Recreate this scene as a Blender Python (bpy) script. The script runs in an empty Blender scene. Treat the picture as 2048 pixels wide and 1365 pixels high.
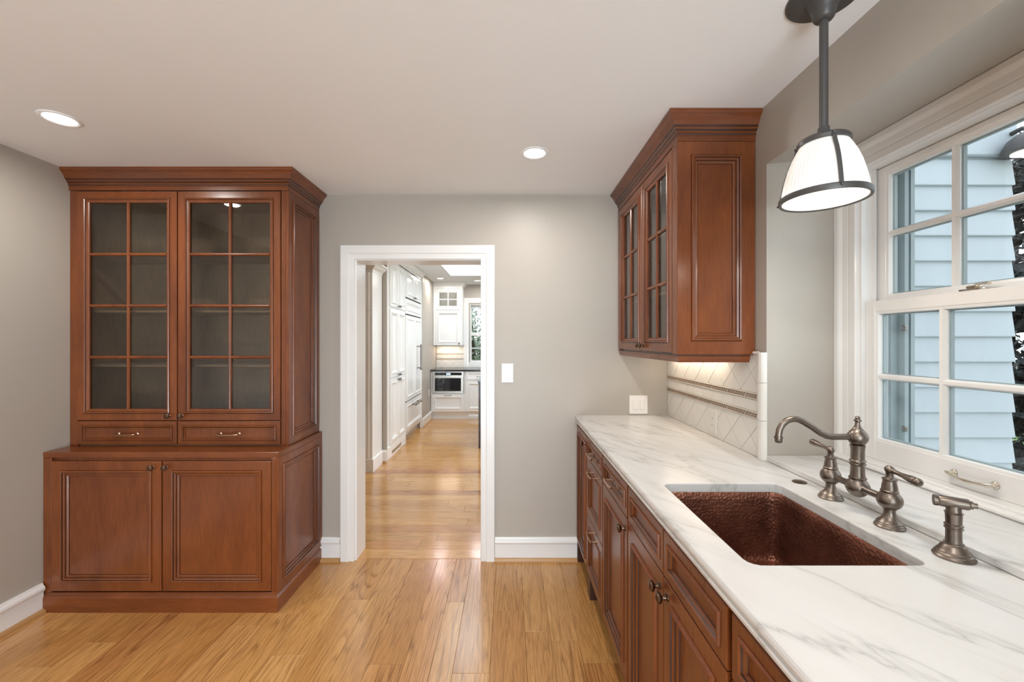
import bpy, bmesh, math, random
from mathutils import Vector, Matrix
random.seed(7)
PI = math.pi
C = bpy.context.scene.collection
sc = bpy.context.scene

# ------------------------------------------------------------------ camera
cam_d = bpy.data.cameras.new('camera'); cam = bpy.data.objects.new('camera', cam_d); C.objects.link(cam)
cam.location = (0, 0, 1.46); cam.rotation_euler = (PI / 2, 0, 0)
cam_d.sensor_width = 36; cam_d.lens = 830 / 2048 * 36
cam_d.shift_x = 6 / 2048; cam_d.shift_y = 0.0003
cam_d.clip_start = 0.02; cam_d.clip_end = 200
sc.camera = cam
# ------------------------------------------------------------------ world, light, exposure
w = bpy.data.worlds.new('overcast_sky'); sc.world = w; w.use_nodes = True
nt = w.node_tree; nt.nodes.clear()
wo = nt.nodes.new('ShaderNodeOutputWorld'); bg = nt.nodes.new('ShaderNodeBackground')
tc = nt.nodes.new('ShaderNodeTexCoord'); sp = nt.nodes.new('ShaderNodeSeparateXYZ')
cr = nt.nodes.new('ShaderNodeValToRGB')
cr.color_ramp.elements[0].position = 0.0; cr.color_ramp.elements[0].color = (0.82, 0.86, 0.90, 1)
cr.color_ramp.elements[1].position = 0.7; cr.color_ramp.elements[1].color = (0.86, 0.91, 1.0, 1)
nt.links.new(tc.outputs['Generated'], sp.inputs[0]); nt.links.new(sp.outputs['Z'], cr.inputs[0])
nt.links.new(cr.outputs[0], bg.inputs[0]); nt.links.new(bg.outputs[0], wo.inputs[0])
bg.inputs[1].default_value = 2.4
sc.view_settings.view_transform = 'Standard'; sc.view_settings.look = 'None'
sc.view_settings.exposure = 0.0; sc.view_settings.gamma = 1.0
sc.view_settings.use_curve_mapping = False
sc.cycles.max_bounces = 10; sc.cycles.diffuse_bounces = 6; sc.cycles.glossy_bounces = 4
sc.cycles.transparent_max_bounces = 16; sc.cycles.transmission_bounces = 6
sc.cycles.sample_clamp_indirect = 6.0
sc.cycles.caustics_reflective = False; sc.cycles.caustics_refractive = False

def area(name, loc, direction, sx, sy, power, col, parent=None, shape='RECTANGLE', spread=PI):
    d = bpy.data.lights.new(name, 'AREA'); d.shape = shape; d.size = sx; d.size_y = sy
    d.energy = power; d.color = col; d.spread = spread
    o = bpy.data.objects.new(name, d); C.objects.link(o)
    o.rotation_euler = Vector(direction).to_track_quat('-Z', 'Y').to_euler()
    if parent:
        o.parent = parent; o.location = Vector(loc) - parent.location
    else:
        o.location = loc
    return o
P_BACK, P_DOWN = 84.0, 9.0
area('back_fill', (0.0, -3.35, 1.2), (0.03, 1, 0.10), 2.1, 2.2, P_BACK, (0.86, 0.93, 1.0))  # added fill lamp behind the camera, no known source there
area('ceiling_fill', (-0.05, -3.2, 0.35), (0, 1, 0.85), 1.95, 0.5, 135.0, (0.80, 0.90, 1.0))  # added lamp aimed upward to brighten the ceiling
area('daylight_skylight', (0.0, 6.1, 3.25), (0, 0, -1), 1.7, 1.9, 48.0, (0.96, 0.98, 1.0))
area('kitchen_side_fill', (2.22, 5.2, 1.4), (-1, 0, 0), 2.4, 1.9, 30.0, (0.95, 0.97, 1.0))  # unseen area lamp brightening the kitchen from its right side

# ------------------------------------------------------------------ materials
def new_mat(name):
    m = bpy.data.materials.new(name); m.use_nodes = True
    nt = m.node_tree; b = nt.nodes['Principled BSDF']
    return m, nt, b
def N(nt, t, **kw):
    n = nt.nodes.new(t)
    for k, v in kw.items():
        if k in n.inputs: n.inputs[k].default_value = v
        else: setattr(n, k, v)
    return n
def L(nt, a, b): nt.links.new(a, b)
def math_node(nt, op, a, b=None):
    n = nt.nodes.new('ShaderNodeMath'); n.operation = op
    for i, v in enumerate((a, b)):
        if v is None: continue
        if isinstance(v, (int, float)): n.inputs[i].default_value = v
        else: nt.links.new(v, n.inputs[i])
    return n.outputs[0]
def ramp(nt, fac, stops):
    r = nt.nodes.new('ShaderNodeValToRGB'); e = r.color_ramp.elements
    while len(e) < len(stops): e.new(0.5)
    for i, (p, c) in enumerate(stops):
        e[i].position = p; e[i].color = (c[0], c[1], c[2], 1)
    nt.links.new(fac, r.inputs[0]); return r.outputs[0]
def mixc(nt, fac, a, b, mode='MIX'):
    m = nt.nodes.new('ShaderNodeMix'); m.data_type = 'RGBA'; m.blend_type = mode
    for idx, v in ((0, fac), (6, a), (7, b)):
        if isinstance(v, (int, float)): m.inputs[idx].default_value = v
        elif isinstance(v, tuple): m.inputs[idx].default_value = (*v, 1)
        else: nt.links.new(v, m.inputs[idx])
    return m.outputs[2]
def mapped(nt, scale, rot=(0, 0, 0), kind='Object', rand=0.0):
    tc = nt.nodes.new('ShaderNodeTexCoord'); mp = nt.nodes.new('ShaderNodeMapping')
    mp.inputs['Scale'].default_value = scale; mp.inputs['Rotation'].default_value = rot
    src = tc.outputs[kind]
    if rand:
        oi = nt.nodes.new('ShaderNodeObjectInfo')
        cx = nt.nodes.new('ShaderNodeCombineXYZ')
        r = math_node(nt, 'MULTIPLY', oi.outputs['Random'], rand)
        for i in range(3): nt.links.new(r, cx.inputs[i])
        va = nt.nodes.new('ShaderNodeVectorMath'); va.operation = 'ADD'
        nt.links.new(src, va.inputs[0]); nt.links.new(cx.outputs[0], va.inputs[1]); src = va.outputs[0]
    nt.links.new(src, mp.inputs[0]); return mp.outputs[0]
def noise(nt, vec, scale, detail=3, rough=0.5, dist=0.0):
    n = nt.nodes.new('ShaderNodeTexNoise'); n.inputs['Scale'].default_value = scale
    n.inputs['Detail'].default_value = detail; n.inputs['Roughness'].default_value = rough
    n.inputs['Distortion'].default_value = dist
    nt.links.new(vec, n.inputs['Vector']); return n.outputs[0]
def bump(nt, b, h, strength, dist=0.01):
    n = nt.nodes.new('ShaderNodeBump'); n.inputs['Strength'].default_value = strength
    n.inputs['Distance'].default_value = dist
    nt.links.new(h, n.inputs['Height']); nt.links.new(n.outputs[0], b.inputs['Normal'])

def paint(name, col, rough, mottling=0.03, bmp=0.05, spec=0.5):
    m, nt, b = new_mat(name)
    v = mapped(nt, (1, 1, 1))
    n = noise(nt, v, 2.2, 4)
    c2 = tuple(x * (1 - mottling) for x in col); c1 = tuple(min(1, x * (1 + mottling)) for x in col)
    L(nt, ramp(nt, n, [(0.3, c2), (0.7, c1)]), b.inputs['Base Color'])
    b.inputs['Roughness'].default_value = rough; b.inputs['Specular IOR Level'].default_value = spec
    if bmp:
        bump(nt, b, noise(nt, v, 140, 2), bmp, 0.002)
    return m
M = {}
M['wall'] = paint('greige_wall_paint', (0.425, 0.388, 0.342), 0.45, 0.02, 0.05)
M['ceiling'] = paint('ceiling_paint', (0.865, 0.885, 0.91), 0.6, 0.01, 0.04)
M['trim'] = paint('glossy_white_trim', (0.79, 0.79, 0.785), 0.2, 0.01, 0.0)
M['white'] = paint('white_cabinet_paint', (0.82, 0.82, 0.81), 0.25, 0.01, 0.0)
M['plastic'] = paint('white_plastic', (0.83, 0.81, 0.79), 0.3, 0.0, 0.0)
M['gap'] = paint('dark_gap', (0.02, 0.018, 0.016), 0.7, 0.0, 0.0)
M['siding'] = paint('pale_blue_siding', (0.53, 0.59, 0.625), 0.6, 0.04, 0.25)
M['outer_frame'] = paint('grey_outer_frame', (0.36, 0.42, 0.44), 0.5, 0.04, 0.0)
M['black_top'] = paint('black_stone', (0.015, 0.015, 0.016), 0.12, 0.2, 0.0)
M['shoe'] = paint('oak_shoe', (0.45, 0.25, 0.10), 0.3, 0.15, 0.0)
M['grass'] = paint('lawn', (0.10, 0.17, 0.05), 0.9, 0.4, 0.3)
M['bark'] = paint('bark', (0.08, 0.06, 0.045), 0.9, 0.4, 0.5)

def cherry(name, base, dark, rough=0.27, horiz=False):
    m, nt, b = new_mat(name)
    sc_ = (1.0, 1.0, 0.09) if not horiz else (0.09, 0.09, 1.0)
    v = mapped(nt, sc_, rand=3.0)
    fine = noise(nt, v, 130, 5, 0.6, 0.2)
    broad = noise(nt, mapped(nt, (1, 1, 0.35) if not horiz else (0.35, 0.35, 1), rand=5.0), 5.5, 3, 0.55, 0.6)
    c1 = ramp(nt, fine, [(0.25, tuple(x * 0.80 for x in base)), (0.75, tuple(min(1, x * 1.15) for x in base))])
    c2 = ramp(nt, broad, [(0.32, tuple(d / x for d, x in zip(dark, base))), (0.66, (1, 1, 1))])
    L(nt, mixc(nt, 0.75, c1, c2, 'MULTIPLY'), b.inputs['Base Color'])
    b.inputs['Roughness'].default_value = rough
    b.inputs['Coat Weight'].default_value = 0.12; b.inputs['Coat Roughness'].default_value = 0.18
    bump(nt, b, fine, 0.03, 0.001)
    return m
M['cherry'] = cherry('cherry_wood', (0.205, 0.058, 0.015), (0.112, 0.028, 0.009))
M['cherry_h'] = cherry('cherry_wood_horizontal', (0.205, 0.058, 0.015), (0.112, 0.028, 0.009), horiz=True)
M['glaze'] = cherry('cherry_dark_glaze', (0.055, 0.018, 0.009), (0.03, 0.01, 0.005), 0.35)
M['cherry_in'] = cherry('cherry_interior', (0.34, 0.215, 0.12), (0.26, 0.165, 0.09), 0.5)
M['island_wood'] = cherry('dark_island_wood', (0.05, 0.025, 0.015), (0.03, 0.015, 0.01))

def oak(name, along_x=False, gloss=0.2):
    m, nt, b = new_mat(name)
    def s(a, l): return (l, a, a) if along_x else (a, l, a)
    v = mapped(nt, s(1.0, 0.055), rand=37.0)
    field = noise(nt, v, 7.5, 2.0, 0.4, 0.15)
    fr = math_node(nt, 'FRACT', math_node(nt, 'MULTIPLY', field, 24.0))
    lines = ramp(nt, fr, [(0.0, (0.45, 0.38, 0.32)), (0.13, (0.72, 0.66, 0.6)), (0.34, (1, 1, 1)), (0.86, (1, 1, 1)), (1.0, (0.45, 0.38, 0.32))])
    pores = noise(nt, mapped(nt, s(1.0, 0.035), rand=11.0), 260, 3, 0.6)
    pr = ramp(nt, pores, [(0.36, (0.52, 0.43, 0.36)), (0.55, (1, 1, 1))])
    tone = noise(nt, mapped(nt, s(1.0, 0.12), rand=53.0), 5.0, 3, 0.5)
    oi = nt.nodes.new('ShaderNodeObjectInfo')
    per = ramp(nt, oi.outputs['Random'], [(0.0, (0.56, 0.285, 0.092)), (0.2, (0.68, 0.39, 0.145)), (0.45, (0.60, 0.325, 0.11)), (0.62, (0.71, 0.42, 0.165)), (0.8, (0.58, 0.29, 0.10)), (0.93, (0.63, 0.35, 0.125)), (1.0, (0.48, 0.21, 0.075))])
    tn = ramp(nt, tone, [(0.3, (0.80, 0.72, 0.63)), (0.62, (1.0, 0.98, 0.95))])
    c = mixc(nt, 1.0, per, tn, 'MULTIPLY')
    c = mixc(nt, math_node(nt, 'ADD', 0.32, math_node(nt, 'MULTIPLY', oi.outputs['Random'], 0.5)), c, lines, 'MULTIPLY')
    c = mixc(nt, 0.65, c, pr, 'MULTIPLY')
    L(nt, c, b.inputs['Base Color'])
    b.inputs['Roughness'].default_value = gloss + 0.03
    b.inputs['Coat Weight'].default_value = 0.35; b.inputs['Coat Roughness'].default_value = gloss * 0.8
    bump(nt, b, pores, 0.06, 0.001)
    return m
M['oak'] = oak('oak_planks'); M['oak_x'] = oak('oak_planks_across', True, 0.16)

def marble(name, tint=(0.69, 0.69, 0.69)):
    m, nt, b = new_mat(name)
    rot = (0, 0, math.radians(-28))
    base_v = mapped(nt, (1, 1, 1), rot)
    def aniso(k): 
        mp = nt.nodes.new('ShaderNodeMapping'); mp.inputs['Scale'].default_value = (1.0, k, 1.0)
        nt.links.new(base_v, mp.inputs[0]); return mp.outputs[0]
    n1 = noise(nt, aniso(0.2), 3.1, 6, 0.55, 0.5)
    d1 = math_node(nt, 'ABSOLUTE', math_node(nt, 'SUBTRACT', n1, 0.52))
    v1 = ramp(nt, d1, [(0.0, (0.68, 0.68, 0.675)), (0.004, (0.84, 0.84, 0.835)), (0.018, (0.965, 0.965, 0.96)), (0.05, (1, 1, 1))])
    n2 = noise(nt, aniso(0.12), 9.0, 6, 0.6, 0.3)
    d2 = math_node(nt, 'ABSOLUTE', math_node(nt, 'SUBTRACT', n2, 0.5))
    v2 = ramp(nt, d2, [(0.0, (0.84, 0.84, 0.83)), (0.02, (0.95, 0.95, 0.945)), (0.07, (1, 1, 1))])
    n3 = noise(nt, aniso(0.25), 2.3, 3, 0.5, 0.4)
    mask = ramp(nt, n3, [(0.4, (0, 0, 0)), (0.62, (1, 1, 1))])
    cloud = ramp(nt, noise(nt, aniso(0.3), 4.0, 4), [(0.3, (0.93, 0.92, 0.895)), (0.65, (1, 1, 1))])
    c = mixc(nt, 1.0, tint, cloud, 'MULTIPLY')
    c = mixc(nt, 0.9, c, v1, 'MULTIPLY')
    c = mixc(nt, mask, c, mixc(nt, 1.0, c, v2, 'MULTIPLY'))
    L(nt, c, b.inputs['Base Color'])
    b.inputs['Roughness'].default_value = 0.27
    return m
M['marble'] = marble('white_veined_marble')

def metal(name, col, rough, bmp=0.0):
    m, nt, b = new_mat(name)
    b.inputs['Metallic'].default_value = 1.0
    v = mapped(nt, (1, 1, 1))
    n = noise(nt, v, 60, 3)
    L(nt, ramp(nt, n, [(0.3, tuple(x * 0.85 for x in col)), (0.7, col)]), b.inputs['Base Color'])
    b.inputs['Roughness'].default_value = rough
    return m
M['bronze'] = metal('brushed_bronze', (0.235, 0.195, 0.165), 0.36)
M['bronze_dark'] = metal('dark_bronze', (0.17, 0.11, 0.075), 0.3)
M['pull'] = metal('aged_copper_pull', (0.62, 0.42, 0.29), 0.25)
M['nickel'] = metal('polished_nickel', (0.75, 0.70, 0.60), 0.15)
M['steel'] = metal('stainless_steel', (0.62, 0.60, 0.57), 0.28)
M['pewter'] = metal('pewter_handle', (0.28, 0.26, 0.24), 0.3)
M['black_metal'] = paint('charcoal_painted_metal', (0.062, 0.058, 0.056), 0.4, 0.0, 0.0)
m, nt_, b_ = new_mat('hammered_copper')
b_.inputs['Metallic'].default_value = 0.75; b_.inputs['Roughness'].default_value = 0.36
v_ = mapped(nt_, (1, 1, 1))
vor = nt_.nodes.new('ShaderNodeTexVoronoi'); vor.inputs['Scale'].default_value = 110; L(nt_, v_, vor.inputs['Vector'])
bump(nt_, b_, vor.outputs[0], 0.55, 0.0035)
L(nt_, ramp(nt_, noise(nt_, v_, 9, 5, 0.6), [(0.3, (0.13, 0.052, 0.036)), (0.55, (0.24, 0.096, 0.062)), (0.75, (0.36, 0.155, 0.10))]), b_.inputs['Base Color'])
M['copper'] = m

def glass(name, tint=(1, 1, 1), refl=1.0, ior=1.5, rough=0.0):
    m = bpy.data.materials.new(name); m.use_nodes = True; nt = m.node_tree; nt.nodes.clear()
    o = nt.nodes.new('ShaderNodeOutputMaterial'); mx = nt.nodes.new('ShaderNodeMixShader')
    tr = nt.nodes.new('ShaderNodeBsdfTransparent'); gl = nt.nodes.new('ShaderNodeBsdfGlossy')
    fr = nt.nodes.new('ShaderNodeLayerWeight'); fr.inputs[0].default_value = 0.5
    tr.inputs[0].default_value = (*tint, 1); gl.inputs['Roughness'].default_value = rough
    f = math_node(nt, 'MULTIPLY', math_node(nt, 'ADD', math_node(nt, 'MULTIPLY', math_node(nt, 'POWER', fr.outputs['Facing'], 5.0), 0.96), 0.045), refl)
    nt.links.new(f, mx.inputs[0]); nt.links.new(tr.outputs[0], mx.inputs[1]); nt.links.new(gl.outputs[0], mx.inputs[2])
    nt.links.new(mx.outputs[0], o.inputs[0]); return m
M['glass'] = glass('window_glass', (0.95, 0.98, 0.985), 0.6)
M['cab_glass'] = glass('cabinet_glass', (0.78, 0.78, 0.76), 1.3, 1.5, 0.0)
def emit(name, col, s):
    m, nt, b = new_mat(name)
    b.inputs['Base Color'].default_value = (0.8, 0.8, 0.78, 1)
    b.inputs['Emission Color'].default_value = (*col, 1); b.inputs['Emission Strength'].default_value = s
    return m
M['lens'] = emit('lit_downlight_lens', (1.0, 0.95, 0.86), 6.0)
M['shade'] = emit('lit_ribbed_glass', (1.0, 0.93, 0.82), 0.26)
M['shade'].node_tree.nodes['Principled BSDF'].inputs['Roughness'].default_value = 0.15
M['diffuser'] = emit('lit_frosted_diffuser', (1.0, 0.93, 0.82), 0.85)
M['display'] = emit('lit_blue_display', (0.1, 0.35, 1.0), 1.6)
M['black_glass'] = paint('black_glass', (0.012, 0.013, 0.016), 0.06, 0.0, 0.0)
M['tile'] = paint('glazed_white_tile', (0.76, 0.745, 0.71), 0.15, 0.03, 0.0)
M['grout'] = paint('grey_grout', (0.42, 0.40, 0.37), 0.8, 0.05, 0.0)
M['liner'] = paint('stone_liner', (0.62, 0.57, 0.51), 0.4, 0.1, 0.0)
M['relief'] = paint('brown_relief', (0.27, 0.20, 0.15), 0.4, 0.2, 0.0)
m, nt_, b_ = new_mat('leaf_green')
oi_ = nt_.nodes.new('ShaderNodeObjectInfo')
L(nt_, ramp(nt_, noise(nt_, mapped(nt_, (1, 1, 1)), 9, 3), [(0.35, (0.12, 0.17, 0.09)), (0.5, (0.30, 0.36, 0.25)), (0.66, (0.62, 0.66, 0.58))]), b_.inputs['Base Color'])
b_.inputs['Roughness'].default_value = 0.6
M['leaf'] = m
m, nt_, b_ = new_mat('dark_speckled_leaf')
L(nt_, ramp(nt_, noise(nt_, mapped(nt_, (1, 1, 1)), 60, 3), [(0.45, (0.02, 0.024, 0.024)), (0.62, (0.05, 0.06, 0.058)), (0.74, (0.30, 0.33, 0.32))]), b_.inputs['Base Color'])
b_.inputs['Roughness'].default_value = 0.5
M['hedge'] = m

# ------------------------------------------------------------------ mesh builder (all coordinates are world metres)
def V(*a): return Vector(a)
W = (V(0, 0, 0), V(1, 0, 0), V(0, 1, 0), V(0, 0, 1))
def FRONT(x, y, z): return (V(x, y, z), V(1, 0, 0), V(0, 0, 1), V(0, -1, 0))     # faces the camera (-Y)
def FACE_L(x, y, z): return (V(x, y, z), V(0, -1, 0), V(0, 0, 1), V(-1, 0, 0))   # faces -X
def FACE_R(x, y, z): return (V(x, y, z), V(0, 1, 0), V(0, 0, 1), V(1, 0, 0))     # faces +X
class MB:
    def __init__(s): s.v = []; s.f = []; s.m = []; s.sm = []
    def add(s, vs, fs, mat=0, smooth=False):
        k = len(s.v); s.v += [Vector(p) for p in vs]
        for i, f in enumerate(fs):
            s.f.append([a + k for a in f]); s.m.append(mat if isinstance(mat, int) else mat[i]); s.sm.append(smooth)
        return s
    def pt(s, F, a, b, c): return F[0] + F[1] * a + F[2] * b + F[3] * c
    def box(s, a0, a1, b0, b1, c0, c1, ch=0.0, F=W, mat=0):
        a0, a1 = min(a0, a1), max(a0, a1); b0, b1 = min(b0, b1), max(b0, b1); c0, c1 = min(c0, c1), max(c0, c1)
        if ch <= 0:
            vs = [s.pt(F, a, b, c) for c in (c0, c1) for b in (b0, b1) for a in (a0, a1)]
            return s.add(vs, [(0, 2, 3, 1), (4, 5, 7, 6), (0, 1, 5, 4), (2, 6, 7, 3), (0, 4, 6, 2), (1, 3, 7, 5)], mat)
        ch = min(ch, (a1 - a0) * .45, (b1 - b0) * .45, (c1 - c0) * .45)
        lo = (a0, b0, c0); hi = (a1, b1, c1); vs = []; idx = {}
        for sx in (0, 1):
            for sy in (0, 1):
                for sz in (0, 1):
                    sg = (sx, sy, sz)
                    for ax in range(3):      # vertex lying on the face normal to ax
                        p = []
                        for k in range(3):
                            q = hi[k] if sg[k] else lo[k]
                            if k != ax: q += (-ch if sg[k] else ch)
                            p.append(q)
                        idx[(sg, ax)] = len(vs); vs.append(s.pt(F, *p))
        fs = []
        for ax in range(3):
            o1, o2 = (ax + 1) % 3, (ax + 2) % 3
            for sd in (0, 1):
                q = []
                for (p1, p2) in ((0, 0), (1, 0), (1, 1), (0, 1)):
                    sg = [0, 0, 0]; sg[ax] = sd; sg[o1] = p1; sg[o2] = p2; q.append(idx[(tuple(sg), ax)])
                fs.append(q if sd else q[::-1])
        for ax in range(3):                  # edges parallel to ax
            o1, o2 = (ax + 1) % 3, (ax + 2) % 3
            for s1 in (0, 1):
                for s2 in (0, 1):
                    g0 = [0, 0, 0]; g0[o1] = s1; g0[o2] = s2; g1 = list(g0); g1[ax] = 1
                    g0 = tuple(g0); g1 = tuple(g1)
                    fs.append([idx[(g0, o1)], idx[(g1, o1)], idx[(g1, o2)], idx[(g0, o2)]])
        for sx in (0, 1):
            for sy in (0, 1):
                for sz in (0, 1):
                    sg = (sx, sy, sz); fs.append([idx[(sg, 0)], idx[(sg, 1)], idx[(sg, 2)]])
        return s.add(vs, fs, mat)
    def rings(s, F, wd, ht, prof, close=True, close_mat=0):
        """nested mitred rectangles; prof = [(inset, out, material)]"""
        k = []
        for (i, o, mt) in prof:
            k.append([s.pt(F, i, i, o), s.pt(F, wd - i, i, o), s.pt(F, wd - i, ht - i, o), s.pt(F, i, ht - i, o)])
        for a in range(len(prof) - 1):
            for q in range(4):
                r = (q + 1) % 4
                s.add([k[a][q], k[a][r], k[a + 1][r], k[a + 1][q]], [(0, 1, 2, 3)], prof[a + 1][2])
        if close: s.add(k[-1], [(0, 1, 2, 3)], close_mat)
        return s
    def sweep(s, F, path, prof, closed=False, mat=0, caps=True, smooth=False):
        """path in (u,v); prof = [(offset to the right of travel, out)]"""
        n = len(path); P = [Vector((p[0], p[1])) for p in path]; rows = []
        for i in range(n):
            if closed or 0 < i < n - 1:
                d0 = (P[i] - P[i - 1]).normalized(); d1 = (P[(i + 1) % n] - P[i]).normalized()
            elif i == 0: d0 = d1 = (P[1] - P[0]).normalized()
            else: d0 = d1 = (P[-1] - P[-2]).normalized()
            n0 = Vector((d0.y, -d0.x)); n1 = Vector((d1.y, -d1.x)); nn = n0 + n1
            nn = nn / max(1e-6, nn.dot(n0))
            rows.append([s.pt(F, P[i].x + nn.x * o, P[i].y + nn.y * o, h) for o, h in prof])
        k = len(prof); vs = [p for r in rows for p in r]; fs = []; ms = []
        for i in range(n if closed else n - 1):
            j = (i + 1) % n
            for a in range(k - 1):
                fs.append((i * k + a, j * k + a, j * k + a + 1, i * k + a + 1))
                ms.append(mat if isinstance(mat, int) else mat[a])
        s.add(vs, fs, ms, smooth)
        if caps and not closed:
            c = mat if isinstance(mat, int) else mat[0]
            s.add(rows[0], [tuple(range(k))], c); s.add(rows[-1], [tuple(range(k))[::-1]], c)
        return s
    def lathe(s, o, axis, prof, seg=24, mat=0, ribs=0, amp=0.0, smooth=True, caps=True):
        ax = Vector(axis).normalized(); t = Vector((1, 0, 0)) if abs(ax.x) < .9 else Vector((0, 1, 0))
        e1 = ax.cross(t).normalized(); e2 = ax.cross(e1); o = Vector(o); vs = []
        for (r, z) in prof:
            for j in range(seg):
                a = 2 * PI * j / seg; rr = max(r, 1e-5) + (amp * math.cos(ribs * a) if ribs and r > 0.01 else 0)
                vs.append(o + ax * z + e1 * (rr * math.cos(a)) + e2 * (rr * math.sin(a)))
        fs = []
        for i in range(len(prof) - 1):
            for j in range(seg):
                k = (j + 1) % seg; fs.append((i * seg + j, i * seg + k, (i + 1) * seg + k, (i + 1) * seg + j))
        s.add(vs, fs, mat, smooth)
        if not caps or prof[0] == prof[-1]: return s
        if prof[0][0] > 1e-4: s.add(vs[:seg], [tuple(range(seg))[::-1]], mat)
        if prof[-1][0] > 1e-4: s.add(vs[-seg:], [tuple(range(seg))], mat)
        return s
    def tube(s, pts, r, seg=12, mat=0, caps=True):
        P = [Vector(p) for p in pts]; n = len(P); R = r if isinstance(r, (list, tuple)) else [r] * n
        prev = None; vs = []
        for i in range(n):
            d = (P[min(i + 1, n - 1)] - P[max(i - 1, 0)]).normalized()
            if prev is None:
                t = Vector((0, 0, 1)) if abs(d.z) < .9 else Vector((1, 0, 0)); e1 = d.cross(t).normalized()
            else: e1 = (prev - d * prev.dot(d)).normalized()
            prev = e1; e2 = d.cross(e1)
            for j in range(seg):
                a = 2 * PI * j / seg; vs.append(P[i] + (e1 * math.cos(a) + e2 * math.sin(a)) * R[i])
        fs = [(i * seg + j, i * seg + (j + 1) % seg, (i + 1) * seg + (j + 1) % seg, (i + 1) * seg + j) for i in range(n - 1) for j in range(seg)]
        s.add(vs, fs, mat, True)
        if caps: s.add(vs[:seg], [tuple(range(seg))[::-1]], mat); s.add(vs[-seg:], [tuple(range(seg))], mat)
        return s
    def prism(s, F, poly, c0, c1, mat=0, ch=0.0):
        """polygon in (u,v) extruded from c0 to c1 with a chamfered front"""
        n = len(poly); cx = sum(p[0] for p in poly) / n; cy = sum(p[1] for p in poly) / n
        def shr(p, d):
            l = math.hypot(p[0] - cx, p[1] - cy); k = max(0, 1 - d / max(l, 1e-6)); return (cx + (p[0] - cx) * k, cy + (p[1] - cy) * k)
        R = [[s.pt(F, p[0], p[1], c0) for p in poly], [s.pt(F, p[0], p[1], c1 - ch) for p in poly]]
        if ch: R.append([s.pt(F, *shr(p, ch * 1.4), c1) for p in poly])
        vs = [p for r in R for p in r]; fs = [tuple(range(n))[::-1], tuple(range((len(R) - 1) * n, len(R) * n))]
        for a in range(len(R) - 1):
            for j in range(n): fs.append((a * n + j, a * n + (j + 1) % n, (a + 1) * n + (j + 1) % n, (a + 1) * n + j))
        return s.add(vs, fs, mat)
    def mesh(s, name, mats, origin=V(0, 0, 0), fix=True):
        me = bpy.data.meshes.new(name); me.from_pydata([p - origin for p in s.v], [], s.f)
        for mt in (mats if isinstance(mats, (list, tuple)) else [mats]): me.materials.append(M[mt])
        me.polygons.foreach_set('material_index', s.m); me.polygons.foreach_set('use_smooth', s.sm)
        if fix:
            bm = bmesh.new(); bm.from_mesh(me)
            bmesh.ops.remove_doubles(bm, verts=bm.verts, dist=1e-5)
            bmesh.ops.recalc_face_normals(bm, faces=bm.faces)
            bm.to_mesh(me); bm.free()
        if any(s.sm): me.set_sharp_from_angle(angle=math.radians(38))
        me.update(); return me
def root_loc(o):
    p = V(0, 0, 0)
    while o: p = p + o.location; o = o.parent
    return p
def part(name, mb, mats, parent=None, kind=None, label=None):
    org = root_loc(parent) if parent else V(0, 0, 0)
    o = bpy.data.objects.new(name, mb.mesh(name, mats, org)); C.objects.link(o)
    if parent: o.parent = parent
    if kind: o['kind'] = kind
    if label: o['label'] = label
    return o
def place(name, me, loc, parent=None, rot=(0, 0, 0)):
    o = bpy.data.objects.new(name, me); C.objects.link(o)
    o.location = Vector(loc) - (root_loc(parent) if parent else V(0, 0, 0)); o.rotation_euler = rot
    if parent: o.parent = parent
    return o
def thing(name, loc, label=None, cat=None, group=None, kind=None):
    o = bpy.data.objects.new(name, None); o.empty_display_size = 0.05; C.objects.link(o); o.location = loc
    return tag(o, label, cat, group, kind)
def tag(o, label=None, cat=None, group=None, kind=None):
    for k, v in (('label', label), ('category', cat), ('group', group), ('kind', kind)):
        if v: o[k] = v
    return o
def struct(name, mb, mats):
    return part(name, mb, mats, None, 'structure')

# ================================================================== THE SETTING
XL, XR, YF, ZC = -2.52, 1.065, 2.767, 2.44
YB = -3.0                          # wall behind the camera
KX0, KX1, KY0, KY1, KZ = -2.6, 2.1, 2.915, 8.35, 2.60
# --- walls
DX0, DX1, DZ = -1.027, -0.187, 2.006    # doorway
mb = MB()
mb.box(XL, DX0, YF, KY0, 0, KZ); mb.box(DX1, KX1, YF, KY0, 0, KZ); mb.box(DX0, DX1, YF, KY0, DZ, KZ)
struct('wall_far', mb, 'wall')
mb = MB().box(XL - 0.12, XL, YB, KY0, 0, KZ); struct('wall_left', mb, 'wall')
# right wall with the deep window recess
RY0, RY1, RZ0, RZ1, RX = 0.69, 1.716, 0.955, 2.193, 1.364
WY0, WY1, WZ0, WZ1 = 0.792, 1.618, 0.988, 2.135   # window opening
mb = MB()
mb.box(XR, RX, RY1, YF, 0, ZC); mb.box(XR, RX, YB, RY0, 0, ZC); mb.box(XR, RX, RY0, RY1, 0, RZ0)
# lintel with gently rising soffit
vs = [(XR, RY0, RZ1), (RX, RY0, RZ1 + .03), (RX, RY0, ZC), (XR, RY0, ZC), (XR, RY1, RZ1), (RX, RY1, RZ1 + .03), (RX, RY1, ZC), (XR, RY1, ZC)]
mb.add(vs, [(0, 1, 2, 3), (4, 7, 6, 5), (0, 4, 5, 1), (0, 3, 7, 4), (3, 2, 6, 7), (1, 5, 6, 2)])
mb.box(RX, 1.47, YB, WY0, 0, ZC); mb.box(RX, 1.47, WY1, YF, 0, ZC)
mb.box(RX, 1.47, WY0, WY1, 0, WZ0 - 0.03); mb.box(RX, 1.47, WY0, WY1, WZ1, ZC)
struct('wall_right', mb, 'wall')
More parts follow.
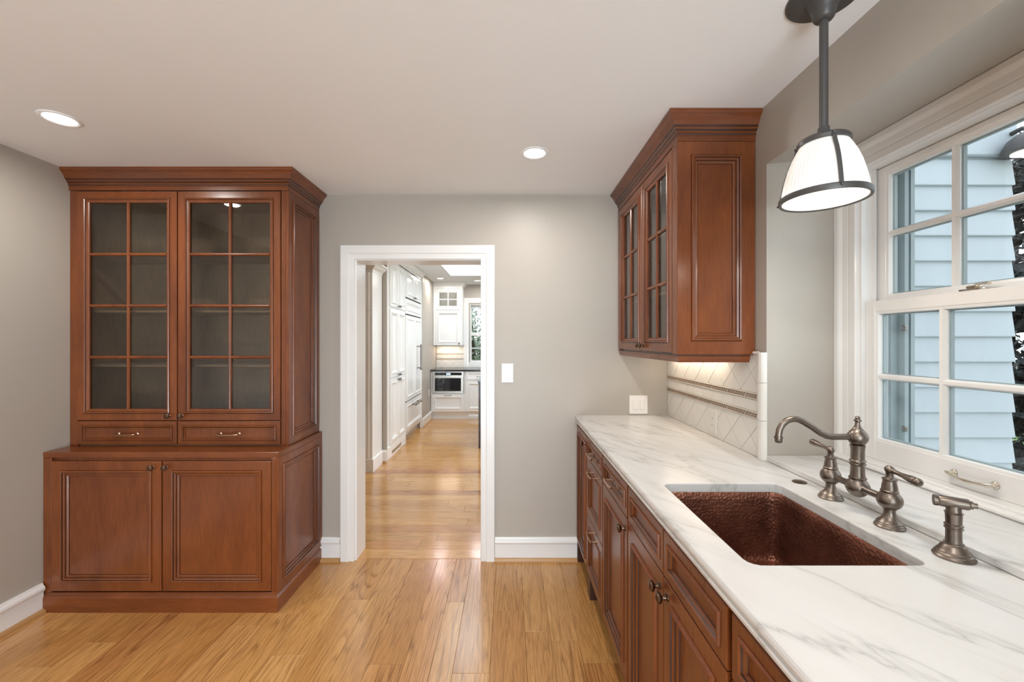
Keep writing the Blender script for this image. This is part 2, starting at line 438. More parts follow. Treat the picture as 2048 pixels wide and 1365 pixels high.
# wall behind the camera; unseen glazed opening added to carry the fill light
PX0, PX1, PZ = -1.05, 0.95, 2.28
mb = MB(); mb.box(XL, PX0, YB - .12, YB, 0, ZC); mb.box(PX1, 1.47, YB - .12, YB, 0, ZC); mb.box(PX0, PX1, YB - .12, YB, PZ, ZC)
struct('wall_back', mb, 'wall')
pt_ = thing('fill_opening', (-0.05, YB, 0), kind='structure')  # frame and panes of the added opening
mb = MB()
for x in (PX0 + .03, (PX0 + PX1) / 2, PX1 - .03): mb.box(x - .03, x + .03, YB - .09, YB - .03, 0.0, PZ, .004)
mb.box(PX0, PX1, YB - .09, YB - .03, 0, .09, .004); mb.box(PX0, PX1, YB - .09, YB - .03, PZ - .09, PZ, .004)
part('opening_frame', mb, 'trim', pt_)
for a, b in ((PX0 + .06, (PX0 + PX1) / 2 - .03), ((PX0 + PX1) / 2 + .03, PX1 - .06)):
    part('glass_pane', MB().box(a, b, YB - .063, YB - .057, .09, PZ - .09), 'glass', pt_)
struct('ceiling', MB().box(XL - .12, 1.47, YB - .12, YF, ZC, ZC + .1), 'ceiling')
# kitchen shell beyond the doorway
SKX0, SKX1, SKY0, SKY1 = -1.01, 0.9, 5.0, 7.2
mb = MB()
mb.box(KX0, SKX0, KY0, KY1, KZ, KZ + .1); mb.box(SKX1, KX1, KY0, KY1, KZ, KZ + .1)
mb.box(SKX0, SKX1, KY0, SKY0, KZ, KZ + .1); mb.box(SKX0, SKX1, SKY1, KY1, KZ, KZ + .1)
for a in ((SKX0 - .05, SKX0, SKY0 - .05, SKY1 + .05), (SKX1, SKX1 + .05, SKY0 - .05, SKY1 + .05), (SKX0, SKX1, SKY0 - .05, SKY0), (SKX0, SKX1, SKY1, SKY1 + .05)):
    mb.box(*a, KZ + .1, KZ + .6)
struct('ceiling_kitchen', mb, 'ceiling')
sk = thing('window_3', (0, 6.1, KZ + .6), kind='structure')
part('skylight_frame', MB().rings((V(SKX0 - .05, SKY0 - .05, KZ + .6), V(1, 0, 0), V(0, 1, 0), V(0, 0, 1)), SKX1 - SKX0 + .1, SKY1 - SKY0 + .1, [(0, 0, 0), (0, .06, 0), (.08, .06, 0), (.08, 0, 0), (0, 0, 0)], False), 'trim', sk)
part('glass_pane', MB().box(SKX0, SKX1, SKY0, SKY1, KZ + .61, KZ + .616), 'glass', sk)
struct('wall_kitchen_left', MB().box(KX0 - .1, KX0, KY0, KY1, 0, KZ), 'wall')
struct('wall_kitchen_pier', MB().box(KX0, -1.47, 4.99, 5.015, 0, KZ), 'wall')
struct('wall_kitchen_return', MB().box(KX0, -1.465, 7.02, KY1, 0, KZ), 'wall')
KW = (-0.78, 0.35, 1.02, 2.20)      # far kitchen window glass area
mb = MB(); mb.box(KX0, KW[0], KY1, KY1 + .15, 0, KZ); mb.box(KW[1], KX1, KY1, KY1 + .15, 0, KZ)
mb.box(KW[0], KW[1], KY1, KY1 + .15, 0, KW[2]); mb.box(KW[0], KW[1], KY1, KY1 + .15, KW[3], KZ)
struct('wall_kitchen_far', mb, 'wall')
mb = MB(); mb.box(KX1, KX1 + .1, KY0, 4.0, 0, KZ); mb.box(KX1, KX1 + .1, 6.4, KY1, 0, KZ); mb.box(KX1, KX1 + .1, 4.0, 6.4, 2.3, KZ)
struct('wall_kitchen_right', mb, 'wall')

# --- floors with individual planks
fl = struct('floor', MB().box(XL, XR, YB, YF + .02, -.06, -.019), 'shoe')
edges = [-2.52, -2.37, -2.21, -2.05, -1.90, -1.74, -1.585, -1.43, -1.26, -1.10, -.95, -.79, -.636, -.475, -.35, -.25, -.085, .08, .205, .336, .50, .66, .82, .98, 1.064]
rp = random.Random(21)
for i in range(len(edges) - 1):
    a, b = edges[i], edges[i + 1]
    y = YF + .018; first = True
    while y > YB + .01:
        ln = rp.uniform(.25, 1.1) if first else rp.uniform(.45, 1.3)
        if y < 1.0: ln = rp.uniform(1.6, 2.6)
        first = False; y2 = max(YB, y - ln)
        if y2 - YB < .3: y2 = YB
        part('plank', MB().box(a + .0005, b - .0005, y2 + .0005, y - .0005, -.019, 0.0, .0009), 'oak', fl); y = y2
kf = struct('floor_kitchen', MB().box(KX0, KX1, YF + .02, KY1, -.06, -.019), 'shoe')
part('plank', MB().box(DX0, DX1, YF + .0205, KY0 - .005, -.019, 0.0005, .001), 'oak_x', kf)
y = KY0 - .004; far = MB()
while y < KY1 - .02:
    wd = .128; x = KX0 + .0
    while x < KX1 - .01:
        x2 = min(KX1, x + rp.uniform(.5, 1.7))
        if KX1 - x2 < .25: x2 = KX1
        if y < 4.75: part('plank', MB().box(x + .0005, x2 - .0005, y + .0005, y + wd - .0005, -.019, 0.0, .0008), 'oak_x', kf)
        else: far.box(x + .0005, x2 - .0005, y + .0005, min(y + wd, KY1) - .0005, -.019, -rp.uniform(0, .0004))
        x = x2
    y += wd
part('plank_field', far, 'oak_x', kf, 'stuff')

# --- door casing and jamb
d1 = thing('door_1', (-.607, YF, 0), kind='structure')
FD = FRONT(0, YF, 0)
casep = [(0, 0), (0, .014), (-.002, .016), (-.033, .016), (-.037, .020), (-.041, .022), (-.088, .022), (-.0925, .018), (-.0925, 0)]
mb = MB().sweep(FD, [(DX0, 0), (DX0, DZ), (DX1, DZ), (DX1, 0)], [(a, b) for a, b in casep])
part('door_casing', mb, 'trim', d1)
mb = MB().box(DX0, DX0 + .012, YF - .0, KY0 + .02, 0, DZ).box(DX1 - .002, DX1, YF, KY0 + .02, 0, DZ).box(DX0 + .012, DX1 - .002, YF, KY0 + .02, DZ - .006, DZ)
part('door_jamb', mb, 'trim', d1)
mb = MB().sweep((V(0, KY0, 0), V(-1, 0, 0), V(0, 0, 1), V(0, 1, 0)), [(-DX1, 0), (-DX1, DZ), (-DX0, DZ), (-DX0, 0)], [(0, 0), (0, .02), (-.09, .02), (-.09, 0)])
part('door_casing', mb, 'trim', d1)
# --- baseboards: profile (height = v, thickness = out)
def baseboard(name, F, length):
    r = thing(name, F[0], kind='structure')
    H = .157
    pr = [(0, 0), (.014, 0), (.014, H - .045), (.019, H - .041), (.024, H - .030), (.022, H - .018), (.014, H - .010), (.010, H), (0, H)]
    def ext(pr_, mb):
        a = [mb.pt(F, 0, h, t) for t, h in pr_]; b = [mb.pt(F, length, h, t) for t, h in pr_]; k = len(pr_)
        mb.add(a + b, [(i, (i + 1) % k, k + (i + 1) % k, k + i) for i in range(k)] + [tuple(range(k))[::-1], tuple(range(k, 2 * k))])
        return mb
    part('board', ext(pr, MB()), 'trim', r)
    part('shoe_molding', ext([(.014, 0), (.033, 0), (.0325, .008), (.029, .016), (.022, .021), (.014, .023)], MB()), 'shoe', r)
baseboard('baseboard_far_1', FRONT(-1.255, YF, 0), -1.255 * -1 + DX0 - .0945)
baseboard('baseboard_far_2', FRONT(DX1 + .094, YF, 0), .452 - DX1 - .094)
baseboard('baseboard_left', FACE_R(XL, YB, 0), 2.235 - YB)
# kitchen baseboards
baseboard('baseboard_kitchen_1', FRONT(-2.6, 4.985, 0), 2.6 - 1.465)
baseboard('baseboard_kitchen_2', FACE_R(-1.465, 7.02, 0), .74)

# --- window 1 (double-hung, deep recess)
w1 = thing('window_1', (RX, 1.205, WZ0), kind='structure')
FWN = FACE_L(RX, 0, 0)       # u = -Y, v = Z, out = -X
pr = [(0, 0), (0, .010), (-.004, .014), (-.030, .014), (-.036, .010), (-.040, .012), (-.062, .014), (-.072, .020), (-.078, .022), (-.096, .022), (-.098, .018), (-.098, 0)]
mb = MB().sweep(FWN, [(-WY1, WZ0), (-WY1, WZ1 - .012), (-WY0, WZ1 - .012), (-WY0, WZ0)], pr)
part('window_casing', mb, 'trim', w1)
mb = MB()
mb.box(RX, 1.47, WY1 - .012, WY1, WZ0, WZ1 - .012); mb.box(RX, 1.47, WY0, WY0 + .012, WZ0, WZ1 - .012)
mb.box(RX, 1.47, WY0, WY1, WZ1 - .014, WZ1)
for yy in (WY1 - .026, WY0 + .012): mb.box(1.403, 1.410, yy, yy + .014, WZ0, WZ1 - .012)     # parting bead
part('window_jamb', mb, 'trim', w1)
mb = MB().box(RX - .03, 1.47, WY0, WY1, WZ0 - .03, WZ0 + .028, .004).box(RX - .045, RX - .012, RY0 + .001, RY1 - .001, WZ0 + .001, WZ0 + .018, .006)
part('window_stool', mb, 'trim', w1)
mb = MB().box(1.47, 1.56, WY1 - .02, WY1 + .02, WZ0 - .02, WZ1 + .03).box(1.47, 1.56, WY0 - .02, WY0 + .02, WZ0 - .02, WZ1 + .03).box(1.47, 1.57, WY0 - .02, WY1 + .02, WZ0 - .05, WZ0 - .01).box(1.47, 1.56, WY0 - .02, WY1 + .02, WZ1, WZ1 + .04)
mb.box(1.50, 1.515, WY1 - .045, WY1 - .02, WZ0, WZ1).box(1.53, 1.545, WY1 - .038, WY1 - .02, WZ0, WZ1)
part('storm_frame', mb, 'outer_frame', w1)
def sash(x, z0, z1, gz, tx=.036):
    y0, y1 = WY0 + .013, WY1 - .013; st = .042
    rt, rb = z1 - gz[-1], gz[0] - z0
    s = thing('sash', (x + tx, (y0 + y1) / 2, z0)); s.parent = w1; s.location = V(x + tx, (y0 + y1) / 2, z0) - w1.location
    mb = MB(); gy0, gy1 = y0 + st, y1 - st
    mb.box(x, x + tx, y1 - st, y1, z0, z1, .002); mb.box(x, x + tx, y0, y0 + st, z0, z1, .002)
    mb.box(x, x + tx, gy0, gy1, gz[-1], z1, .002); mb.box(x, x + tx, gy0, gy1, z0, gz[0], .002)
    # sticking bevel
    F = FACE_L(x, gy1, gz[0]); mb.rings(F, gy1 - gy0, gz[-1] - gz[0], [(0, -.002, 0), (.008, -.004, 0), (.010, -.012, 0), (.010, -.024, 0), (0, -.030, 0)], False)
    part('sash_frame', mb, 'trim', s)
    cw = (gy1 - gy0 - 2 * .022) / 3
    def mun(poly_axis, a, b, c):     # profiled glazing bar
        m_ = MB()
        pr_ = [(-.011, -.022), (-.011, -.013), (-.005, -.004), (.005, -.004), (.011, -.013), (.011, -.022)]
        if poly_axis == 'v': m_.sweep(FACE_L(x, 0, 0), [(-a, b), (-a, c)], pr_)
        else: m_.sweep(FACE_L(x + .0004, 0, 0), [(-b, a), (-c, a)], pr_)
        part('muntin', m_, 'trim', s)
    ys = [gy1 - cw - .011, gy1 - 2 * cw - .033]; zs = gz[1:-1]
    for yv in ys: mun('v', yv, gz[0], gz[-1])
    for zv in zs: mun('h', zv, gy1, gy0)
    yb = [gy1, ys[0], ys[1], gy0]; zb = [gz[0]] + list(zs) + [gz[-1]]
    for i in range(3):
        for j in range(len(zb) - 1):
            part('glass_pane', MB().box(x + .017, x + .020, yb[i + 1], yb[i], zb[j], zb[j + 1]), 'glass', s)
            if False: pass
    # dark glazing gasket behind every pane edge
    g = MB()
    for i in range(3):
        for j in range(len(zb) - 1):
            F = FACE_L(x, yb[i] - (.011 if i else .010), zb[j] + .010)
            g.rings(F, yb[i] - yb[i + 1] - .021, zb[j + 1] - zb[j] - .020, [(0, -.021, 0), (.0035, -.021, 0), (.0035, -.033, 0)], False)
    part('glazing_gasket', g, 'outer_frame', s)
    return s
s_low = sash(1.378, WZ0 + .028, 1.612, [1.089, 1.328, 1.571])
s_up = sash(1.418, 1.585, WZ1 - .016, [1.628, 1.8645, 2.094])
# sash lock on the meeting rail and lift on the bottom rail
lk = MB().box(1.379, 1.408, 1.215, 1.275, 1.612, 1.618, .002).box(1.385, 1.402, 1.225, 1.262, 1.618, 1.628, .004)
lk.tube([(1.39, 1.235, 1.628), (1.385, 1.215, 1.631), (1.384, 1.195, 1.629)], [.005, .004, .006], 8)
part('sash_lock', lk, 'nickel', w1)
lf = MB()
zl = 1.052
for yy in (1.175, 1.285): lf.lathe((1.3785, yy, zl), (-1, 0, 0), [(.011, 0), (.011, .003), (.007, .006), (.005, .018)], 14)
lf.tube([(1.363, 1.295, zl + .002), (1.358, 1.275, zl - .003), (1.355, 1.25, zl - .006), (1.354, 1.23, zl - .007), (1.355, 1.21, zl - .006), (1.358, 1.185, zl - .003), (1.363, 1.165, zl + .002)], [.004, .006, .0042, .006, .0042, .006, .004], 10)
part('sash_lift', lf, 'nickel', w1)
lt = MB()
for z in (1.50, 1.12): lt.box(1.485, 1.50, WY1 - .06, WY1 - .045, z, z + .02, .003)
part('storm_latch', lt, 'pewter', w1)

# --- outside: neighbouring wing with lap siding
SY, SX0, SX1 = 1.93, 1.5, 2.33
S_ = 830 / 1.90
wing = thing('siding_wall', (1.9, SY, -.3), 'pale blue lap-sided house wing seen through the sink window', 'wall')
part('sheathing', MB().box(SX0, SX1, SY, SY + .7, -.4, 2.50), 'siding', wing)
for i in range(-19, 7):
    zt = 1.46 - (519 - i * 0 - 50.9 * -i - 683) / S_ if False else 1.46 - (519 - 50.9 * i - 683) / S_
    zb = zt - 50.9 / S_
    if zb > 2.30: break
    mb = MB(); F = FRONT(SX0, SY, 0)
    z1 = min(zt, 2.315)
    vs = [V(x, y, z) for x in (SX0, SX1) for (y, z) in ((SY, zb - .004), (SY - .020, zb - .004), (SY - .021, zb), (SY - .006, z1), (SY, z1))]
    mb.add(vs, [(0, 1, 2, 3, 4), (9, 8, 7, 6, 5), (0, 5, 6, 1), (1, 6, 7, 2), (2, 7, 8, 3), (3, 8, 9, 4), (4, 9, 5, 0)])
    part('siding_board', mb, 'siding', wing)
part('frieze_board', MB().box(SX0, SX1, SY - .03, SY, 2.315, 2.49, .004), 'siding', wing)
def leaf_cloud(mb, c, rad, n, size, rng, shell=0.55):
    for _ in range(n):
        d = Vector((rng.gauss(0, 1), rng.gauss(0, 1), rng.gauss(0, 1))).normalized()
        r = rng.uniform(shell, 1.0); p = Vector((c[0] + d.x * rad[0] * r, c[1] + d.y * rad[1] * r, c[2] + d.z * rad[2] * r))
        a = Vector((rng.gauss(0, 1), rng.gauss(0, 1), rng.gauss(0, 1))).normalized(); b = a.orthogonal().normalized()
        s_ = size * rng.uniform(.6, 1.4)
        mb.add([p - a * s_, p + b * s_ * .45, p + a * s_, p - b * s_ * .45], [(0, 1, 2, 3)])
rg = random.Random(3)
hg = thing('dark_leaf_mass', (2.95, 2.2, -.4), 'dark speckled leaf mass, stand-in for an unclear area beside the blue siding', 'shrub')  # leaf mass standing in for a dark speckled area, plant not known
mb = MB()
for k in range(9): leaf_cloud(mb, (2.69 + .42 * (k % 2) + rg.uniform(-.03, .03), 2.12, 0.1 + k * .27), (.24, .24, .30), 2000, .034, rg, .1)
o = bpy.data.objects.new('foliage', mb.mesh('foliage', 'hedge', V(2.95, 2.2, -.4), False)); C.objects.link(o); o.parent = hg; o['kind'] = 'stuff'
part('stem', MB().tube([(2.7, 2.3, -.4), (2.72, 2.3, .8), (2.75, 2.25, 2.2)], [.05, .04, .015], 8), 'bark', hg)
bl = thing('dome_light_stand_in', (2.30, 1.90, 2.41), 'black dome light, stand-in for an unclear lamp shape beyond the top window pane', 'lamp')  # stand-in for an unclear dark dome with a bright ellipse
part('hood', MB().lathe((2.30, 1.83, 2.32), (0, 0, 1), [(.090, -.02), (.087, 0), (.072, .035), (.042, .06), (.02, .068), (.018, .09)], 28).tube([(2.30, 1.83, 2.40), (2.30, 1.86, 2.415), (2.30, 1.90, 2.41)], .010, 10), 'black_metal', bl)
part('lens', MB().lathe((2.30, 1.83, 2.295), (0, 0, 1), [(.06, 0), (.06, .004)], 28), 'diffuser', bl)
M['bounce_slab'] = paint('pale_bounce_slab', (0.66, 0.64, 0.60), 0.8, 0.06, 0.2)  # pale ground added to bounce daylight up into the window recess
tag(part('bounce_ground', MB().box(1.48, 7.5, -5, 1.92, -.45, -.36), 'bounce_slab'), kind='structure')
tag(part('bounce_ground', MB().box(-4.5, 1.45, -7, YB - .14, -.45, -.36), 'bounce_slab'), kind='structure')  # unseen bounce surface outside the back opening
tag(part('ground', MB().box(-30, 30, -30, 40, -.55, -.45), 'grass'), kind='structure')
rg = random.Random(9)
for (tx, ty, th) in ((-1.2, 12.6, 5.0), (3.4, 14.5, 6.2)):
    t = thing('garden_tree', (tx, ty, -.45), 'leafy tree in the garden seen left of frame in the far kitchen window' if tx < 0 else 'leafy tree in the garden further right beyond the far kitchen window', 'tree')
    part('trunk', MB().tube([(tx, ty, -.45), (tx + .05, ty, 1.2), (tx - .05, ty, th * .7)], [.16, .12, .05], 10), 'bark', t)
    mb = MB()
    for k in range(11): leaf_cloud(mb, (tx + rg.uniform(-1.0, 1.0), ty + rg.uniform(-.7, .7), .6 + (th - .6) * k / 10), (.85, .8, .75), 520, .085, rg, .2)
    o = bpy.data.objects.new('foliage', mb.mesh('foliage', 'leaf', V(tx, ty, -.45), False)); C.objects.link(o); o.parent = t; o['kind'] = 'stuff'

# ================================================================== CABINET PIECES
DOORP = lambda t, fr=.048: [(0, 0, 0), (0, t - .002, 0), (.002, t, 0), (fr, t, 0), (fr + .001, t - .002, 1), (fr + .003, t + .006, 0), (fr + .007, t + .009, 0), (fr + .012, t + .007, 0),
                  (fr + .014, t + .001, 1), (fr + .022, t - .002, 0), (fr + .024, t - .006, 1), (fr + .030, t - .005, 0), (fr + .036, t - .009, 0), (fr + .037, t - .013, 1), (fr + .0375, t - .013, 0)]
DRAWP = lambda t, fr=.024: [(0, 0, 0), (0, t - .002, 0), (.002, t, 0), (fr, t, 0), (fr + .001, t - .002, 1), (fr + .003, t + .005, 0), (fr + .007, t + .006, 0), (fr + .010, t + .002, 0),
                  (fr + .012, t - .002, 1), (fr + .017, t - .008, 0), (fr + .018, t - .010, 1), (fr + .0185, t - .010, 0)]
def glassp(t, fr=.038):
    return [(0, 0, 0), (0, t - .002, 0), (.002, t, 0), (fr, t, 0), (fr + .001, t - .002, 1), (fr + .003, t + .005, 0), (fr + .007, t + .007, 0), (fr + .011, t + .003, 0),
            (fr + .013, t - .001, 1), (fr + .022, t - .004, 0), (fr + .026, t - .008, 0), (fr + .026, 0, 0), (0, 0, 0)]
_knob = {}
def knob_mesh(style='bronze_dark'):
    if style not in _knob:
        _knob[style] = MB().lathe((0, 0, 0), (0, 0, 1), [(.0095, 0), (.0095, .002), (.006, .004), (.005, .012), (.007, .014), (.0125, .017), (.0145, .020), (.0145, .023), (.012, .026), (.009, .0265), (.006, .028), (0, .0285)], 18).mesh('knob', style)
    return _knob[style]
def knob(F, u, v, out, parent, style='bronze_dark', scale=1.0):
    p = F[0] + F[1] * u + F[2] * v + F[3] * out
    o = place('knob', knob_mesh(style), p, parent, F[3].to_track_quat('Z', 'Y').to_euler()); o.scale = (scale,) * 3; return o
_pull = {}
def pull(F, u, v, out, parent, style='pull', ln=.115, name='drawer_pull', r=.0042, proj=.031):
    key = (style, ln, r)
    if key not in _pull:
        h = ln / 2; b = MB()
        b.tube([(-h - .004, 0, proj - .003), (-h, 0, proj), (-h * .6, -.002, proj + .002), (0, -.003, proj + .003), (h * .6, -.002, proj + .002), (h, 0, proj), (h + .004, 0, proj - .003)], [r * 1.3, r * 1.5, r, r * 1.15, r, r * 1.5, r * 1.3], 8)
        for sx in (-1, 1): b.lathe((sx * h * .92, 0, 0), (0, 0, 1), [(r * 2.2, 0), (r * 2.2, .002), (r, .005), (r, proj)], 10)
        _pull[key] = b.mesh(name, style)
    p = F[0] + F[1] * u + F[2] * v + F[3] * out
    rot = Matrix((F[1], F[2], F[3])).transposed().to_euler()
    return place(name, _pull[key], p, parent, rot)
def panel_door(F, u, v, wd, ht, t, parent, prof=DOORP, fr=.048, mats=('cherry', 'glaze'), name='door'):
    F2 = (F[0] + F[1] * u + F[2] * v, F[1], F[2], F[3])
    return part(name, MB().rings(F2, wd, ht, prof(t, fr)), mats, parent)
def glass_door(F, u, v, wd, ht, t, cols, rows, parent, fr=.038, mats=('cherry', 'glaze'), gl='cab_glass', mw=.0085):
    F2 = (F[0] + F[1] * u + F[2] * v, F[1], F[2], F[3])
    d = part('door', MB().rings(F2, wd, ht, glassp(t, fr), False), mats, parent)
    i = fr + .026; gw, gh = wd - 2 * i, ht - 2 * i
    cs = [i + gw * k / cols for k in range(cols + 1)]; rs = [i + gh * k / rows for k in range(rows + 1)]
    pr_ = [(-mw, t - .014), (-mw, t - .009), (-mw * .5, t - .004), (0, t - .0025), (mw * .5, t - .004), (mw, t - .009), (mw, t - .014)]
    for k in cs[1:-1]: part('muntin', MB().sweep(F2, [(k, i), (k, ht - i)], pr_), mats[0], d)
    for k in rs[1:-1]: part('muntin', MB().sweep(F2, [(i, k), (wd - i, k)], [(a_, b_ - .0004) for a_, b_ in pr_]), mats[0], d)
    for a in range(cols):
        for b in range(rows):
            part('glass_pane', MB().box(cs[a], cs[a + 1], rs[b], rs[b + 1], t - .018, t - .015, F=F2), gl, d)
    return d
def carcass(mb, x0, x1, y0, y1, z0, z1, open_side, t=.018):
    """hollow box open towards open_side ('-y' or '-x')"""
    mb.box(x0, x1, y0, y1, z0, z0 + t); mb.box(x0, x1, y0, y1, z1 - t, z1)
    if open_side == '-y':
        mb.box(x0, x0 + t, y0, y1, z0 + t, z1 - t); mb.box(x1 - t, x1, y0, y1, z0 + t, z1 - t); mb.box(x0 + t, x1 - t, y1 - t, y1, z0 + t, z1 - t)
    else:
        mb.box(x0, x1, y0, y0 + t, z0 + t, z1 - t); mb.box(x0, x1, y1 - t, y1, z0 + t, z1 - t); mb.box(x1 - t, x1, y0 + t, y1 - t, z0 + t, z1 - t)
    return mb
# crown: (projection, height above the crown bottom)
CROWN = [(0, 0), (.004, 0), (.004, .022), (.007, .024), (.009, .030), (.007, .036), (.010, .040), (.017, .046), (.020, .050), (.020, .054), (.026, .060), (.034, .076), (.041, .088), (.047, .094), (.053, .098), (.055, .104), (.055, .118)]

def stiles(parent, boxes, mat='cherry', ch=.002):
    for b_ in boxes: part('stile', MB().box(*b_, ch), mat, parent)
YW = YF - .0015
# ================================================================== LEFT BUILT-IN
# base cabinet
HY, HX1 = 2.262, -1.262
hb = thing('base_cabinet', (-1.89, 2.5, 0), 'cherry base cabinet with two panelled doors beneath the glass-front hutch', 'cabinet')
mb = MB().box(XL + .001, HX1, HY, YW, .0, .829)
part('body', mb, 'cherry', hb)
stiles(hb, [(XL, XL + .045, HY - .018, HY, .095, .829), (HX1 - .022, HX1 + .004, HY - .020, HY, .095, .829)])
F = FRONT(0, HY, 0)
for x0, x1 in ((-2.472, -1.879), (-1.872, -1.286)):
    d = panel_door(F, x0, .108, x1 - x0, .703, .02, hb)
    knob(F, (x1 - .045) if x0 < -2 else (x0 + .022), .779, .02, d)
# base moulding round the plinth
mb = MB().sweep(W, [(XL, HY - .018), (HX1 + .004, HY - .018), (HX1 + .004, YW)], [(0, 0), (.014, 0), (.014, .078), (.011, .084), (.004, .090), (.003, .100), (0, .102)], mat=[0, 0, 0, 0, 0, 0])
part('plinth', mb, 'cherry_h', hb)
part('side_panel', MB().rings(FACE_R(HX1, HY - .018, .10), YW - HY + .018, .729, DOORP(.0165, .045)), ('cherry', 'glaze'), hb)
# wooden top
ht = MB().sweep(W, [(XL, 2.245), (-1.245, 2.245), (-1.245, YF)], [(0, .829), (0, .857), (-.003, .860), (-.3, .860)], caps=False)
ht = MB().box(XL, -1.245, 2.243, YF, .829, .860, .002)
tag(part('countertop', ht, 'cherry_h'), 'reddish wooden ledge top between hutch and its base cabinet', 'countertop')
# upper hutch
UY, UX1, UZ0, UZ1 = 2.395, -1.281, .860, 2.325
up = thing('display_cabinet', (-1.9, 2.58, UZ0), 'tall cherry hutch with two eight-pane glass doors left of the doorway', 'cabinet')
mb = carcass(MB(), XL, UX1, UY, YF, 1.0, UZ1, '-y').box(XL, UX1, UY, YF, UZ0, 1.0)
part('body', mb, 'cherry_in', up)
for z in (1.31, 1.63, 1.97): part('shelf', MB().box(XL + .02, UX1 - .02, UY + .05, YF - .02, z, z + .012, .001), 'cherry_in', up)
F = FRONT(0, UY, 0)
stiles(up, [(XL, XL + .045, UY - .014, UY, UZ0, UZ1), (-1.306, UX1 + .002, UY - .016, UY, UZ0, UZ1), (-1.905, -1.893, UY - .002, UY + .02, 1.02, UZ1 - .03)])
for b_ in ((XL + .045, -1.306, UY - .002, UY + .02, UZ1 - .03, UZ1), (XL + .045, -1.306, UY - .002, UY + .02, .995, 1.02)): part('rail', MB().box(*b_), 'cherry', up)
for x0, x1 in ((-2.473, -1.902), (-1.896, -1.309)):
    d = glass_door(F, x0, 1.008, x1 - x0, 1.312, .02, 2, 4, up)
    knob(F, (x1 - .042) if x0 < -2 else (x0 + .024), 1.035, .02, d)
    g = panel_door(F, x0, .868, x1 - x0, .134, .02, up, DRAWP, .022, name='drawer')
    pull(F, (x0 + x1) / 2, .929, .012, g)
part('side_panel', MB().rings(FACE_R(UX1, UY - .014, UZ0), YF - UY + .014, UZ1 - UZ0, DOORP(.0165, .045)), ('cherry', 'glaze'), up)
mb = MB().sweep(W, [(XL, UY - .016), (UX1 + .012, UY - .016), (UX1 + .012, YF)], [(p, UZ1 + min(h, .1145)) for p, h in CROWN] + [(0, UZ1 + .1145)], mat=[1, 0, 0, 1, 0, 0, 1, 0, 0, 1, 0, 0, 0, 0, 0, 0, 0])
part('crown_molding', mb, ('cherry_h', 'glaze'), up)

# ================================================================== RIGHT WALL CABINET
CX, CY0, CZ0, CZ1 = .745, 1.808, 1.402, 2.325
wc = thing('wall_cabinet', (.9, 2.29, CZ0), 'cherry wall cabinet with two six-pane glass doors above the marble counter', 'cabinet')
part('body', carcass(MB(), CX, XR - .001, CY0, YF - .001, CZ0, CZ1, '-x'), 'cherry_in', wc)
for z in (1.70, 2.0): part('shelf', MB().box(CX + .04, XR - .02, CY0 + .02, YF - .02, z, z + .012, .001), 'cherry_in', wc)
F = FACE_L(CX, 0, 0)
stiles(wc, [(CX - .019, CX, CY0 - .016, CY0 + .038, CZ0, CZ1), (CX - .018, CX, YF - .038, YF - .001, CZ0, CZ1)])
for b_ in ((CX - .003, CX + .02, CY0, YF - .002, CZ1 - .03, CZ1), (CX - .003, CX + .02, CY0, YF - .002, CZ0, CZ0 + .03)): part('rail', MB().box(*b_), 'cherry', wc)
ym = 2.268
for ya, yb, side in ((2.727, ym + .0025, 1), (ym - .0025, 1.848, 0)):
    d = glass_door(F, -ya, CZ0 + .008, ya - yb, CZ1 - CZ0 - .014, .02, 2, 3, wc, fr=.042)
    knob(F, (-yb - .024) if side else (-ya + .024), CZ0 + .035, .02, d)
part('side_panel', MB().rings(FRONT(CX - .018, CY0, CZ0), XR - CX + .017, CZ1 - CZ0, DOORP(.0165, .058)), ('cherry', 'glaze'), wc)
mb = MB().sweep(W, [(XR, CY0 - .013), (CX - .014, CY0 - .013), (CX - .014, YF)], [(-p, CZ1 + min(h, .1145)) for p, h in CROWN] + [(0, CZ1 + .1145)], mat=[1, 0, 0, 1, 0, 0, 1, 0, 0, 1, 0, 0, 0, 0, 0, 0, 0])
part('crown_molding', mb, ('cherry_h', 'glaze'), wc)
mb = MB().sweep(W, [(XR - .02, CY0 - .008), (CX - .010, CY0 - .008), (CX - .010, YF)], [(.018, CZ0), (-.004, CZ0), (-.005, CZ0 - .006), (-.001, CZ0 - .010), (-.001, CZ0 - .022), (.003, CZ0 - .026), (.005, CZ0 - .034), (.018, CZ0 - .034), (.018, CZ0)], mat=[0, 1, 0, 0, 0, 0, 0, 0])
part('light_rail', mb, ('cherry_h', 'glaze'), wc)
ls = part('light_strip', MB().box(.985, 1.015, 1.95, 2.65, CZ0 - .012, CZ0, .002), 'plastic', wc)
area('under_cabinet_lamp', (1.0, 2.33, CZ0 - .014), (0, 0, -1), .02, .66, 1.2, (1.0, .82, .62), wc)

